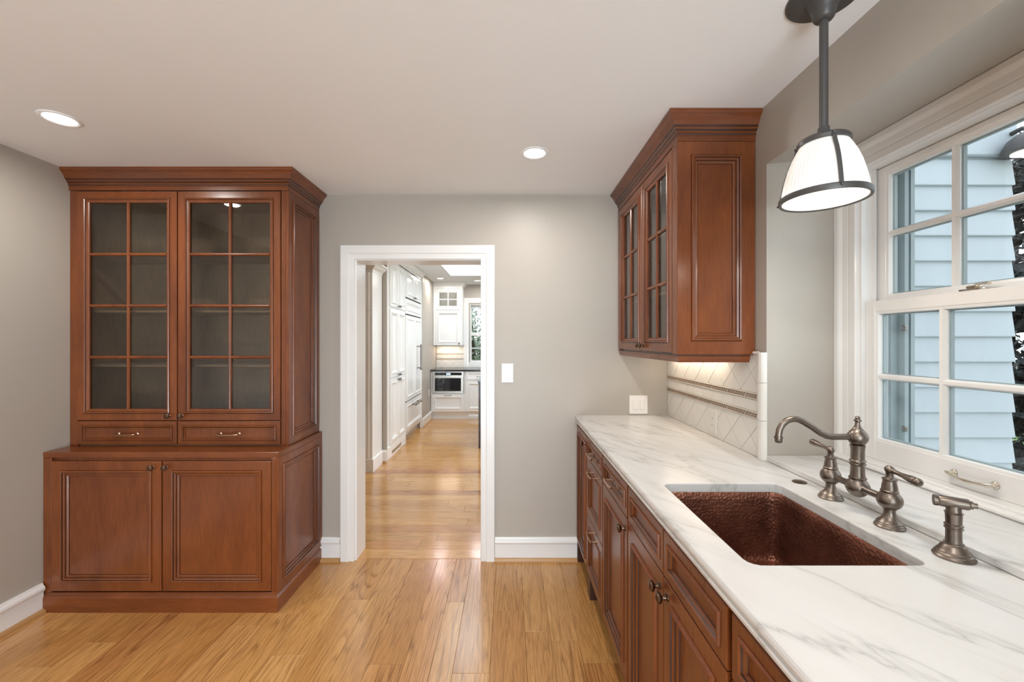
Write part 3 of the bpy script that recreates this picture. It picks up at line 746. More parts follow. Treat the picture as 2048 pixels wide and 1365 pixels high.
# ================================================================== RIGHT BASE CABINETS
BX = .470            # face frame plane; doors stand proud to .452
def base_unit(name, y1, y0, label, fronts, feet=(), bottom=.135):
    t = thing(name, (.75, (y0 + y1) / 2, 0), label, 'cabinet')
    part('body', MB().box(BX, XR - .002, y0 + .001, y1 - .001, .115, .68).box(BX, BX + .03, y0 + .001, y1 - .001, .68, .9195).box(XR - .05, XR - .002, y0 + .001, y1 - .001, .68, .9195).box(BX, XR - .002, y0 + .001, y0 + .016, .68, .9195), 'cherry', t)
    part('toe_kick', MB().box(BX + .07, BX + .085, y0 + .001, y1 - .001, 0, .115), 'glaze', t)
    F = FACE_L(BX, 0, 0)
    for f in fronts:
        kind, ya, yb, z0, z1 = f[:5]
        if kind == 'door':
            d = panel_door(F, -ya, z0, ya - yb, z1 - z0, .018, t, fr=f[6] if len(f) > 6 else .05)
            if f[5] == 'near': knob(F, -yb - .026, z1 - .045, .018, d, scale=1.15)
            elif f[5] == 'far': knob(F, -ya + .026, z1 - .045, .018, d, scale=1.15)
        elif kind == 'drawer':
            d = panel_door(F, -ya, z0, ya - yb, z1 - z0, .018, t, DRAWP, f[6] if len(f) > 6 else .026, name='drawer')
            if f[5] is not None: pull(F, -(ya + yb) / 2, f[5], .014, d, ln=.11)
        elif kind == 'false':
            panel_door(F, -ya, z0, ya - yb, z1 - z0, .018, t, DRAWP, .026, name='false_drawer_front')
        elif kind == 'stile':
            part('stile', MB().box(BX - .016, BX, yb, ya, z0, z1, .002), 'cherry', t)
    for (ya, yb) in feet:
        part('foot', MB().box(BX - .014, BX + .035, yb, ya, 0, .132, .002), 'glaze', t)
    return t
base_unit('base_cabinet', YF - .001, 2.416, 'narrow cherry cabinet with one tall door at the far wall end of counter',
          [('stile', YF - .001, YF - .016, .135, .918), ('door', YF - .018, 2.419, .135, .905, 'near', .034)], feet=[(YF - .001, 2.742)])
base_unit('base_cabinet', 2.416, 2.007, 'cherry three-drawer cabinet with slim copper pulls in the counter run',
          [('drawer', 2.408, 2.014, .793, .908, .846), ('drawer', 2.408, 2.014, .466, .788, .745, .05), ('drawer', 2.408, 2.014, .135, .461, .415, .05)], feet=[(2.408, 2.335)])
base_unit('base_cabinet', 2.007, 1.583, 'cherry cabinet with one drawer above one door just before the sink base',
          [('drawer', 2.000, 1.590, .782, .908, .845), ('door', 2.000, 1.590, .135, .777, 'near')])
base_unit('base_cabinet', 1.583, .852, 'cherry sink base cabinet with two knobbed doors under false drawer fronts',
          [('false', 1.575, 1.219, .776, .908, None), ('false', 1.213, .862, .776, .908, None), ('door', 1.575, 1.219, .135, .771, 'near'), ('door', 1.213, .862, .135, .771, 'far')])
base_unit('base_cabinet', .852, .40, 'cherry cabinet nearest the camera, right of the sink base',
          [('drawer', .843, .408, .776, .908, .842), ('door', .843, .408, .135, .771, 'near')])
base_unit('base_cabinet', .40, -.08, 'cherry cabinet at the near end of the counter run outside the frame',
          [('drawer', .392, -.072, .776, .908, .842), ('door', .392, -.072, .135, .771, 'near')])

# ================================================================== MARBLE WORKTOP, SINK, SILL
SKX = (.533, .934); SKYY = (.917, 1.443); ZT = .966
cx_, cy_ = (SKX[0] + SKX[1]) / 2, (SKYY[0] + SKYY[1]) / 2
hw, hh, rc = (SKX[1] - SKX[0]) / 2, (SKYY[1] - SKYY[0]) / 2, .028
def rr_hit(dx, dy, hw, hh, rc):
    lo, hi = 0.0, 3.0
    for _ in range(40):
        t = (lo + hi) / 2; x, y = abs(dx * t), abs(dy * t)
        qx, qy = x - (hw - rc), y - (hh - rc)
        d = math.hypot(max(qx, 0), max(qy, 0)) + min(max(qx, qy), 0) - rc
        if d > 0: hi = t
        else: lo = t
    return dx * lo, dy * lo
OX, OY = (.48, 1.0), (.86, 1.50)
outer = []
nn = 28
def lerp(a, b, t): return a + (b - a) * t
cor = [(OX[0], OY[0]), (OX[1], OY[0]), (OX[1], OY[1]), (OX[0], OY[1])]
# dense directions towards the rounded inner corners
for q in range(4):
    a, b = cor[q], cor[(q + 1) % 4]
    for k in range(nn): outer.append((lerp(a[0], b[0], k / nn), lerp(a[1], b[1], k / nn)))
def loop(hw_, hh_, rc_): return [tuple(c + d for c, d in zip((cx_, cy_), rr_hit(p[0] - cx_, p[1] - cy_, hw_, hh_, rc_))) for p in outer]
mb = MB(); n = len(outer)
lv = [([(p[0], p[1], ZT) for p in outer]), [(p[0], p[1], ZT) for p in loop(hw + .004, hh + .004, rc + .004)], [(p[0], p[1], ZT - .0012) for p in loop(hw + .0012, hh + .0012, rc + .001)],
      [(p[0], p[1], ZT - .004) for p in loop(hw, hh, rc)], [(p[0], p[1], ZT - .030) for p in loop(hw, hh, rc)], [(p[0], p[1], ZT - .030) for p in outer]]
for a in range(len(lv) - 1):
    mb.add(lv[a] + lv[a + 1], [(i, (i + 1) % n, n + (i + 1) % n, n + i) for i in range(n)])
TY0, TY1, TX0, TX1 = -.10, YF - .0005, .452, XR - .0005
for (x0, x1, y0, y1) in ((TX0, OX[0], TY0, TY1), (OX[1], TX1, TY0, TY1), (OX[0], OX[1], TY0, OY[0]), (OX[0], OX[1], OY[1], TY1)):
    for z in (ZT, ZT - .030): mb.add([(x0, y0, z), (x1, y0, z), (x1, y1, z), (x0, y1, z)], [(0, 1, 2, 3)])
edge = [(TX0, ZT), (.4475, ZT - .001), (.4435, ZT - .004), (.441, ZT - .009), (.440, ZT - .015), (.4415, ZT - .021), (.4445, ZT - .0245), (.4465, ZT - .0255), (.4465, ZT - .028), (.443, ZT - .029), (.4415, ZT - .033), (.442, ZT - .038), (.4445, ZT - .043), (.450, ZT - .0465), (.462, ZT - .0465), (.475, ZT - .0465), (.475, ZT - .030)]
k = len(edge); vs = [(x, y, z) for y in (TY0, TY1) for x, z in edge]
mb.add(vs, [(i, i + 1, k + i + 1, k + i) for i in range(k - 1)], 0, False)
mb.add([(x, TY0, z) for x, z in edge] , [tuple(range(k))]); mb.add([(TX0, TY0, ZT), (TX1, TY0, ZT), (TX1, TY0, ZT - .03), (TX0, TY0, ZT - .03)], [(0, 1, 2, 3)])
tag(part('countertop', mb, 'marble'), 'white grey-veined marble worktop with an eased double edge around the copper sink', 'countertop')
# copper sink
mb = MB(); lv = []
for (g, z) in ((.012, ZT - .0305), (-.001, ZT - .0305), (-.004, ZT - .034), (-.006, ZT - .06), (-.009, ZT - .235), (-.011, ZT - .250), (-.017, ZT - .259), (-.028, ZT - .262)):
    lv.append([(p[0], p[1], z) for p in loop(hw + g, hh + g, max(.012, rc + .012 + g))])
for a in range(len(lv) - 1): mb.add(lv[a] + lv[a + 1], [(i, (i + 1) % n, n + (i + 1) % n, n + i) for i in range(n)], 0, True)
mb.add(lv[-1], [tuple(range(n))])
sink = thing('sink', (cx_, cy_, ZT - .262), 'rectangular hammered copper sink set under the marble worktop', 'sink')
part('basin', mb, 'copper', sink)
part('drain', MB().lathe((cx_, cy_, ZT - .2625), (0, 0, 1), [(.045, 0), (.045, .003), (.036, .004), (.034, .002), (0, .002)], 24), 'bronze_dark', sink)
# marble window sill
tag(part('window_ledge', MB().box(1.0605, RX - .001, RY0 + .001, RY1 - .001, ZT + .0005, ZT + .022, .003), 'marble'), 'white marble ledge in the recess below the sink window', 'sill')
for o_ in (w1,): pass
# air switch button
aw = thing('air_switch', (1.0175, 1.454, ZT), 'small round bronze button cap set in the marble left of the faucet', 'button')
part('cap', MB().lathe((1.0175, 1.454, ZT), (0, 0, 1), [(.0225, 0), (.0225, .002), (.020, .0035), (.0, .0035)], 28), 'bronze_dark', aw)
part('push_button', MB().box(1.010, 1.026, 1.450, 1.458, ZT + .0035, ZT + .005, .0006), 'bronze', aw)

# faucet
FX, FY1, FY2, FYM = 1.0135, 1.308, 1.105, 1.2065
fc = thing('faucet', (FX, FYM, ZT), 'bronze bridge faucet with two lever handles behind the copper sink', 'faucet')
def valve(y, sgn):
    b = MB().lathe((FX, y, ZT), (0, 0, 1), [(.033, 0), (.033, .004), (.030, .007), (.030, .009), (.0275, .012), (.0275, .014), (.023, .018), (.017, .025), (.0135, .034), (.0125, .042), (.0125, .046), (.0145, .047), (.0145, .049), (.019, .052),
            (.0245, .058), (.0275, .066), (.028, .072), (.0265, .080), (.022, .088), (.0185, .092), (.0195, .094), (.0195, .097), (.0175, .099), (.0165, .110), (.0140, .123), (.0165, .126), (.0165, .128), (.012, .130), (.009, .132), (.008, .142), (.0095, .145)], 28)
    part('valve_body', b, 'bronze', fc)
    c = V(FX, y, ZT + .152)
    h = MB().lathe(c, (0, 0, 1), [(0, -.0115), (.006, -.0095), (.0105, -.004), (.0115, 0), (.0105, .005), (.006, .0095), (0, .0115)], 18)
    e = V(0, sgn * .97, -.10 if sgn < 0 else .08).normalized()
    h.lathe(c, e, [(.0075, .006), (.0065, .014), (.0055, .022), (.006, .034), (.0078, .048), (.0098, .058), (.0105, .066), (.0085, .069), (.0085, .071), (.0105, .074), (.0105, .079), (.007, .084), (0, .086)], 18)
    part('lever_handle', h, 'bronze', fc)
valve(FY1, 1); valve(FY2, -1)
ZB = ZT + .071
br = MB().tube([(FX, FY1 - .02, ZB), (FX, FYM + .035, ZB), (FX, FYM + .026, ZB), (FX, FYM - .026, ZB), (FX, FYM - .035, ZB), (FX, FY2 + .02, ZB)], [.0095, .0095, .013, .013, .0095, .0095], 16)
br.lathe((FX, FYM, ZB), (0, 0, 1), [(0, -.030), (.008, -.0285), (.016, -.0245), (.024, -.016), (.029, -.005), (.0295, 0), (.0285, .007), (.024, .016), (.0195, .022), (.0215, .025), (.0215, .028), (.0185, .030)], 28)
part('bridge', br, 'bronze', fc)
co = MB().lathe((FX, FYM, ZB + .030), (0, 0, 1), [(.0185, 0), (.0172, .010), (.0165, .033), (.0195, .035), (.0205, .038), (.0175, .0405), (.0175, .0425), (.0205, .045), (.0195, .048), (.0165, .050), (.0165, .080), (.0180, .088), (.0185, .092)], 28)
ZS = ZT + .216
co.lathe((FX, FYM, ZS), (0, 0, 1), [(.014, -.0225), (.020, -.0165), (.0245, -.008), (.0255, 0), (.0235, .009), (.018, .017), (.0135, .021), (.0135, .023), (.010, .027), (.007, .034), (.006, .043), (.0095, .047), (.0095, .049), (.006, .051), (.0055, .053), (.007, .056), (.004, .060), (0, .061)], 28)
part('column', co, 'bronze', fc)
sp_ = [(FX - .018, ZS), (FX - .05, ZS - .0), (FX - .075, ZS), (FX - .092, ZS + .003), (FX - .108, ZS + .011), (FX - .135, ZS + .030), (FX - .160, ZS + .045), (FX - .175, ZS + .051), (FX - .190, ZS + .052), (FX - .206, ZS + .047), (FX - .219, ZS + .036), (FX - .227, ZS + .021), (FX - .230, ZS + .004), (FX - .230, ZS - .004)]
spo = MB().tube([(x, FYM, z) for x, z in sp_], .0088, 18)
spo.lathe((FX - .020, FYM, ZS), (-1, 0, 0), [(.0125, 0), (.0125, .004), (.010, .006)], 20)
spo.lathe((FX - .230, FYM, ZS + .002), (0, 0, -1), [(.0095, 0), (.0115, .001), (.0115, .005), (.010, .006), (.010, .016), (.0085, .018)], 20)
part('spout', spo, 'bronze', fc)
# side sprayer
spx, spy = 1.018, .950
sr = thing('side_sprayer', (spx, spy, ZT), 'bronze side sprayer standing on the marble right of the faucet', 'sprayer')
part('base', MB().lathe((spx, spy, ZT), (0, 0, 1), [(.036, 0), (.0365, .004), (.033, .008), (.033, .010), (.0295, .013), (.0295, .015), (.0255, .019), (.0225, .026), (.0175, .030), (.0175, .033), (.0145, .034)], 30), 'bronze', sr)
hd = MB().lathe((spx, spy, ZT + .034), (0, 0, 1), [(.0145, 0), (.0138, .012), (.0138, .030), (.0165, .032), (.0165, .034), (.0145, .0355), (.0145, .0375), (.0165, .039), (.0165, .041), (.0138, .043), (.0145, .066), (.0165, .068), (.0135, .070), (.0125, .084)], 26)
dirr = V(.80, -.58, 0).normalized(); cc = V(spx, spy, ZT + .1245)
hd.lathe(cc, dirr, [(.0105, -.034), (.0125, -.033), (.0125, -.026), (.0115, -.0245), (.0125, -.022), (.0125, .022), (.0112, .025), (.009, .026), (.009, .030), (.006, .0305), (.006, .037), (0, .0375)], 22)
part('spray_head', hd, 'bronze', sr)

# ================================================================== BACKSPLASH
def clip(poly, a, b, c):       # keep a*x+b*y<=c
    out = []
    for i in range(len(poly)):
        p, q = poly[i], poly[(i + 1) % len(poly)]; dp, dq = a * p[0] + b * p[1] - c, a * q[0] + b * q[1] - c
        if dp <= 0: out.append(p)
        if dp * dq < 0: t = dp / (dp - dq); out.append((p[0] + (q[0] - p[0]) * t, p[1] + (q[1] - p[1]) * t))
    return out
def parea(p): return abs(sum(p[i][0] * p[(i + 1) % len(p)][1] - p[(i + 1) % len(p)][0] * p[i][1] for i in range(len(p)))) / 2
def inset(poly, d):
    n = len(poly); ar = sum(poly[i][0] * poly[(i + 1) % n][1] - poly[(i + 1) % n][0] * poly[i][1] for i in range(n))
    if ar < 0: poly = poly[::-1]
    out = poly
    for i in range(n):
        p, q = poly[i], poly[(i + 1) % n]; l = math.hypot(q[0] - p[0], q[1] - p[1])
        if l < 1e-6: continue
        nx, ny = (q[1] - p[1]) / l, -(q[0] - p[0]) / l
        out = clip(out, nx, ny, nx * p[0] + ny * p[1] - d)
        if len(out) < 3: return []
    return out
def diamonds(F, u0, u1, v0, v1, uc, dg, parent, holes=None):
    h = dg / 2; k0 = int((u0 - uc) / h) - 2; k1 = int((u1 - uc) / h) + 2; vm = (v0 + v1) / 2
    for k in range(k0, k1 + 1):
        for j in (-1, 0, 1):
            if (k + j) % 2: continue
            c = (uc + k * h, vm + j * h)
            poly = [(c[0] - h, c[1]), (c[0], c[1] - h), (c[0] + h, c[1]), (c[0], c[1] + h)]
            for a in ((-1, 0, -u0), (1, 0, u1), (0, -1, -v0), (0, 1, v1)):
                poly = clip(poly, *a)
                if len(poly) < 3: break
            if len(poly) < 3 or parea(poly) < 2e-4: continue
            poly = inset(poly, .0012)
            if len(poly) < 3: continue
            part('tile', MB().prism(F, poly, -.006, rnd_t.uniform(.0, .0006), 0, .0012), 'tile', parent)
rnd_t = random.Random(5)
def liner(F, u0, u1, v0, v1, parent, piece=.152):
    u = u0
    while u < u1 - .01:
        e = min(u + piece, u1)
        l = part('liner_tile', MB().box(u + .0006, e - .0006, v0 + .0006, v1 - .0006, -.006, .001, .0005, F=F).box(u + .0006, e - .0006, v0 + .001, v0 + .005, .001, .004, .001, F=F).box(u + .0006, e - .0006, v1 - .005, v1 - .001, .001, .004, .001, F=F), 'liner', parent)
        b = MB(); vm = (v0 + v1) / 2; x = u + .006; k = 0
        while x < e - .006:
            s_ = 1 if k % 2 else -1; r_ = (v1 - v0) * .5 - .006
            b.prism(F, [(x - .005, vm - s_ * r_), (x - .002, vm - s_ * r_), (x + .006, vm + s_ * r_), (x + .003, vm + s_ * r_)], .001, .0028)
            b.prism(F, [(x - .003, vm + s_ * r_ * .6), (x, vm + s_ * r_ * .15), (x + .002, vm + s_ * r_ * .7), (x - .001, vm + s_ * r_)], .001, .0032)
            x += .0105; k += 1
        part('vine_relief', b, 'relief', l); u = e
BSX = XR - .008
bs = thing('tile_backsplash', (BSX, 2.25, ZT), 'white diamond tile backsplash with two patterned liner bands under the cherry cabinet', 'backsplash')
F = FACE_L(BSX, 0, 0)
part('grout_bed', MB().box(BSX + .001, XR - .0005, 1.75, YF - .001, ZT, 1.405), 'grout', bs)
u0, u1, DG = -(YF - .002), -1.752, .1535
diamonds(F, u0, u1, ZT + .001, 1.127, -1.893, DG, bs)
diamonds(F, u0, u1, 1.238, 1.405, -1.893, DG, bs)
liner(F, u0, u1, 1.127, 1.157, bs); liner(F, u0, u1, 1.208, 1.238, bs)
y = 1.752
while y < YF - .01:
    e = min(y + .103, YF - .002)
    part('tile', MB().box(-e + .0009, -y - .0009, 1.1582, 1.2068, -.006, .0005, .001, F=F), 'tile', bs); y = e
for z0, z1 in ((ZT + .001, 1.130), (1.1315, 1.287), (1.2885, 1.414)):      # rounded edge trim
    prr = [(0, 0), (0, .010), (-.008, .0145), (-.022, .0165), (-.034, .014), (-.041, .008), (-.043, 0), (-.043, -.006), (0, -.006)]
    part('trim_tile', MB().sweep(F, [(-1.752 - 0, z0), (-1.752, z1)], [(-a, b) for a, b in prr], smooth=False), 'tile', bs)
part('trim_tile', MB().box(-1.79, -1.7525, 1.4055, 1.417, -.006, .010, .004, F=F), 'tile', bs)

def wall_plate(name, F, wd, ht, slots, label, cat, group=None, mt='plastic'):
    t = thing(name, F[0] + F[1] * wd / 2, label, cat, group)
    part('plate', MB().box(0, wd, 0, ht, 0, .006, .002, F=F), mt, t)
    for (u, kind) in slots:
        if kind == 'rocker':
            part('rocker', MB().box(u - .0165, u + .0165, ht / 2 - .033, ht / 2 + .033, .006, .0085, .001, F=F).box(u - .0125, u + .0125, ht / 2 - .030, ht / 2 + .028, .0085, .011, .002, F=F), 'plastic', t)
            part('screw', MB().lathe(F[0] + F[1] * u + F[2] * (ht - .012) + F[3] * .006, F[3], [(.003, 0), (.002, .001), (0, .001)], 8), 'plastic', t)
        else:
            part('outlet_face', MB().box(u - .0165, u + .0165, ht / 2 - .033, ht / 2 + .033, .006, .0085, .001, F=F), mt, t)
            b = MB()
            for s_ in (-1, 1):
                for dx in (-.006, .006): b.box(u + dx - .001, u + dx + .001, ht / 2 + s_ * .018 - .004, ht / 2 + s_ * .018 + .004, .0086, .0089, F=F)
            part('slots', b, 'gap', t)
    return t
wall_plate('light_switch', FRONT(-.049, YF - .0005, 1.185), .078, .127, [(.039, 'rocker')], 'white single dimmer switch on the wall right of the doorway', 'switch')
wall_plate('light_switch', FRONT(.801, YF - .0005, .977), .122, .122, [(.038, 'rocker'), (.084, 'rocker')], 'white double switch plate just above the far end of the marble', 'switch')
wall_plate('wall_outlet', FACE_L(BSX - .001, 2.178, .985), .076, .122, [(.038, 'outlet')], 'cream outlet set into the lower diamond tiles', 'outlet', mt='tile')

# ================================================================== PENDANT
px_, py_ = .895, 1.18
pe = thing('pendant_lamp', (px_, py_, ZC), 'bell-shaped ribbed glass pendant in dark metal straps above the sink', 'lamp')
part('canopy', MB().lathe((px_, py_, ZC), (0, 0, -1), [(.092, 0), (.092, .004), (.088, .008), (.060, .011), (.045, .012), (.042, .016), (.034, .028), (.029, .045), (.026, .060), (.022, .066), (.015, .069)], 48), 'black_metal', pe)
part('rod', MB().tube([(px_, py_, ZC - .066), (px_, py_, 2.05)], .0108, 20), 'black_metal', pe)
part('cap', MB().lathe((px_, py_, 2.018), (0, 0, 1), [(.058, 0), (.063, .001), (.064, .010), (.060, .016), (.040, .022), (.022, .028), (.0155, .036), (.0135, .050)], 48), 'black_metal', pe)
ZR = 1.862
shp = [(.058, 2.018), (.0655, 2.004), (.076, 1.982), (.0855, 1.956), (.0935, 1.925), (.0995, 1.895), (.1025, 1.874)]
part('glass_shade', MB().lathe((px_, py_, 0), (0, 0, 1), shp, 240, 0, 60, .0009, caps=False).lathe((px_, py_, 0), (0, 0, 1), [(r - .004, z) for r, z in shp[::-1]], 60, caps=False), 'shade', pe)
rb = MB().lathe((px_, py_, ZR), (0, 0, 1), [(.1015, -.002), (.1075, -.003), (.109, 0), (.109, .011), (.1065, .014), (.1035, .014), (.1035, .002), (.1015, -.002)], 64)
part('ring', rb, 'black_metal', pe)
part('diffuser', MB().lathe((px_, py_, ZR), (0, 0, 1), [(.1, .0), (.1, .003)], 64), 'diffuser', pe)
for ang in (-107, 13, 133):
    a = math.radians(ang); dr = V(math.cos(a), math.sin(a), 0); tg = V(-dr.y, dr.x, 0)
    pts = [(.0630, 2.026)] + [(r + .003, z) for r, z in shp[1:]] + [(.109, 1.872)]
    b = MB(); vs = []
    for r, z in pts:
        for (dt, do) in ((-.005, 0), (.005, 0), (.005, .003), (-.005, .003)): vs.append(V(px_, py_, z) + dr * (r + do) + tg * dt)
    n_ = len(pts); b.add(vs, [(4 * i + j, 4 * i + (j + 1) % 4, 4 * i + 4 + (j + 1) % 4, 4 * i + 4 + j) for i in range(n_ - 1) for j in range(4)])
    b.lathe(V(px_, py_, 2.026) + dr * .064, dr, [(.004, 0), (.004, .006), (0, .007)], 10)
    b.lathe(V(px_, py_, 1.868) + dr * .110, dr, [(.003, 0), (.003, .005), (0, .006)], 10)
    part('strap', b, 'black_metal', pe)
area('pendant_bulb', (px_, py_, ZR - .004), (0, 0, -1), .19, .19, 3.0, (1.0, .92, .80), pe, 'DISK')

# ================================================================== DOWNLIGHTS
_dl = {}
def downlight(x, y, z, label, power, r=.055, col=(1.0, .96, .91), group=None):
    t = thing('downlight', (x, y, z), label, 'ceiling light', group)
    if not _dl:
        _dl['t'] = MB().lathe((0, 0, 0), (0, 0, -1), [(r * 1.30, 0), (r * 1.30, .003), (r * 1.12, .006), (r, .003), (r, 0)], 40).mesh('trim_ring', 'ceiling')
        _dl['l'] = MB().lathe((0, 0, 0), (0, 0, -1), [(r, 0), (r, .001), (0, .0012)], 40).mesh('lens', 'lens')
    place('trim_ring', _dl['t'], (x, y, z - .0002), t); place('lens', _dl['l'], (x, y, z - .0006), t)
    area('downlight_lamp', (x, y, z - .008), (0, 0, -1), r * 1.6, r * 1.6, power, col, t, 'DISK', math.radians(175))
downlight(-1.974, 1.824, ZC, 'lit recessed ceiling light in front of the tall hutch, near the left wall', P_DOWN)
downlight(.133, 2.157, ZC, 'lit recessed ceiling light right of the doorway', P_DOWN)
for x, y in ((-1.974, .1), (.133, .1), (-1.974, -1.7), (.133, -1.7)):
    downlight(x, y, ZC, 'lit recessed ceiling light behind the camera', P_DOWN, group='ceiling lights behind the camera')
downlight(-1.243, 7.5, KZ, 'lit recessed ceiling light before the white cupboard, kitchen far end', 7)
downlight(-.59, 7.79, KZ, 'lit recessed ceiling light by the far kitchen window', 7)
for x, y in ((-.75, 4.3), (1.3, 3.9), (1.4, 7.6)):
    downlight(x, y, KZ, 'lit recessed ceiling light in the kitchen hidden by the door head', 6, group='hidden kitchen ceiling lights')

# ================================================================== KITCHEN BEYOND THE DOORWAY
WM = ('white', 'white')
KCR = [(p * 1.4, h * .82) for p, h in CROWN]
# near pilaster cabinet
t = thing('tall_cabinet', (-2.0, 4.8, 0), 'white panelled cabinet end just inside the kitchen, nearest the doorway', 'cabinet')
part('body', MB().box(-2.55, -1.525, 4.63, 4.98, 0, 2.24), 'white', t)
part('plinth', MB().sweep(W, [(-2.55, 4.63), (-1.525, 4.63), (-1.525, 4.98)], [(0, 0), (.014, 0), (.014, .14), (.005, .15), (0, .15)]), 'white', t)
Fk = FRONT(-2.5, 4.63, 0)
panel_door(Fk, 0.45, .16, .49, .63, .012, t, mats=WM, fr=.05); panel_door(Fk, .45, .80, .49, 1.0, .012, t, mats=WM, fr=.05); panel_door(Fk, .45, 1.81, .49, .42, .012, t, mats=WM, fr=.05)
part('crown_molding', MB().sweep(W, [(-2.55, 4.63), (-1.525, 4.63), (-1.525, 4.98)], [(p, 2.24 + h) for p, h in KCR] + [(0, 2.34)]), 'white', t)
# pantry
KXF = -1.50
t = thing('tall_cabinet', (-1.8, 5.5, 0), 'white pantry cabinet with three tiers of paired doors beside the refrigerator', 'cabinet')
part('body', MB().box(-2.1, KXF, 5.022, 5.928, 0.0, 2.50), 'white', t)
F = FACE_R(KXF, 0, 0)
for (z0, z1, kz, fr) in ((1.90, 2.47, 1.925, .045), (1.00, 1.875, 1.02, .045), (.16, .985, .955, .045)):
    for (ya, yb, s_) in ((5.19, 5.553, 0), (5.557, 5.92, 1)):
        d = panel_door(F, ya, z0, yb - ya, z1 - z0, .02, t, fr=fr, mats=WM)
        knob(F, (yb - .03) if not s_ else (ya + .03), kz, .02, d, 'pewter', 1.25)
part('plinth', MB().box(KXF, KXF + .018, 5.022, 5.80, 0, .15, .004).box(KXF, KXF + .03, 5.80, 5.925, 0, .15, .004), 'white', t)
part('vent_grille', MB().box(KXF + .018, KXF + .021, 5.25, 5.70, .035, .075), 'steel', t)
part('crown_molding', MB().sweep(W, [(KXF + .012, 5.022), (KXF + .012, 5.93)], [(p, 2.50 + h) for p, h in KCR] + [(0, 2.5985)]), 'white', t)
# refrigerator
t = thing('refrigerator', (-1.8, 6.47, 0), 'white panelled built-in refrigerator with a long pewter bar handle', 'refrigerator')
part('body', MB().box(-2.1, KXF, 5.93, 7.015, .10, 2.50).box(-2.1, KXF - .05, 5.93, 7.015, 0, .10), 'white', t)
for (ya, yb, s_) in ((5.955, 6.465, 0), (6.47, 6.985, 1)):
    d = panel_door(F, ya, 2.10, yb - ya, .38, .02, t, fr=.045, mats=WM); knob(F, (yb - .03) if not s_ else (ya + .03), 2.13, .02, d, 'pewter', 1.25)
panel_door(F, 5.955, 1.86, 1.03, .22, .02, t, fr=.045, mats=WM, name='upper_panel')
part('shadow_gap', MB().box(KXF, KXF + .008, 5.94, 7.0, 2.082, 2.098).box(KXF, KXF + .008, 5.94, 7.0, 1.842, 1.858).box(KXF, KXF + .008, 5.94, 7.0, .575, .592), 'gap', t)
d = part('door', MB().box(KXF, KXF + .024, 5.955, 6.985, .592, 1.84, .002), 'white', t)
for ya in (5.975, 6.49): part('door_panel', MB().rings(FACE_R(KXF + .024, ya, .62), .475, 1.2, [(q, o_ - .012, m_) for q, o_, m_ in DOORP(.014, .03)]), WM, d)
def bar_handle(F, u0, v0, u1, v1, parent):
    a = F[0] + F[1] * u0 + F[2] * v0; b = F[0] + F[1] * u1 + F[2] * v1; o_ = F[3] * .06; d_ = (b - a)
    h = MB().tube([a + o_, a + d_ * .04 + o_, a + d_ * .06 + o_, a + d_ * .12 + o_, a + d_ * .5 + o_, a + d_ * .88 + o_, a + d_ * .94 + o_, a + d_ * .96 + o_, b + o_], [.012, .017, .017, .012, .014, .012, .017, .017, .012], 14)
    for k in (.08, .92): h.lathe(a + d_ * k, F[3], [(.017, 0), (.017, .005), (.008, .010), (.008, .06)], 12)
    return part('bar_handle', h, 'pewter', parent)
bar_handle(FACE_R(KXF + .024, 6.68, 0), 0, 1.00, 0, 1.41, d)
d = panel_door(F, 5.955, .155, 1.03, .42, .024, t, fr=.05, mats=WM, name='freezer_drawer')
bar_handle(FACE_R(KXF + .024, 0, .50), 6.30, 0, 6.72, 0, d)
part('toe_vent', MB().box(KXF - .045, KXF - .04, 6.0, 6.7, .02, .07), 'steel', t)
part('crown_molding', MB().sweep(W, [(KXF + .012, 5.93), (KXF + .012, 7.015)], [(p, 2.50 + h) for p, h in KCR] + [(0, 2.5985)]), 'white', t)
part('end_stile', MB().box(KXF, KXF + .03, 6.988, 7.018, 0, 2.5, .003), 'white', t)
wall_plate('wall_outlet', FACE_R(-1.464, 7.55, .46), .076, .12, [(.038, 'outlet')], 'white outlet low on the kitchen wall past the refrigerator', 'outlet')
# far base cabinets
KF = 7.76
t = thing('kitchen_base_cabinet', (-1.13, 8.05, 0), 'white base cabinet holding the drawer microwave at the kitchen far end', 'cabinet')
part('body', MB().box(-1.46, -.832, KF, KY1 - .002, .14, .478).box(-1.46, -1.436, KF, KY1 - .002, .478, .899).box(-.842, -.832, KF, KY1 - .002, .478, .899).box(-1.46, -.832, KF + .05, KY1 - .002, 0, .14), 'white', t)
d = panel_door(FRONT(0, KF, 0), -1.435, .15, .595, .32, .02, t, DOORP, .045, WM, 'drawer'); pull(FRONT(0, KF, 0), -1.137, .452, .02, d, 'pewter', .11, r=.004)
t = thing('kitchen_base_cabinet', (-.5, 8.05, 0), 'white base cabinet with a drawer over a door right of the microwave', 'cabinet')
part('body', MB().box(-.830, .30, KF, KY1 - .002, .14, .899).box(-.830, .30, KF + .05, KY1 - .002, 0, .14), 'white', t)
for x in (-.80, -.26):
    d = panel_door(FRONT(0, KF, 0), x, .735, .52, .155, .02, t, DRAWP, .022, WM, 'drawer'); pull(FRONT(0, KF, 0), x + .26, .80, .02, d, 'pewter', .11, r=.004)
    d = panel_door(FRONT(0, KF, 0), x, .155, .52, .57, .02, t, DOORP, .045, WM)
part('vent_grille', MB().box(-.76, -.45, KF + .046, KF + .05, .045, .085), 'steel', t)
t = thing('microwave', (-1.137, 7.95, .48), 'stainless steel drawer microwave with a small blue display', 'microwave')
part('housing', MB().box(-1.434, -.844, KF - .012, KY1 - .2, .48, .897, .003), 'steel', t)
part('control_panel', MB().box(-1.385, -.885, KF - .016, KF - .012, .825, .875, .001), 'black_glass', t)
part('display', MB().box(-1.17, -1.09, KF - .0165, KF - .016, .835, .865), 'display', t)
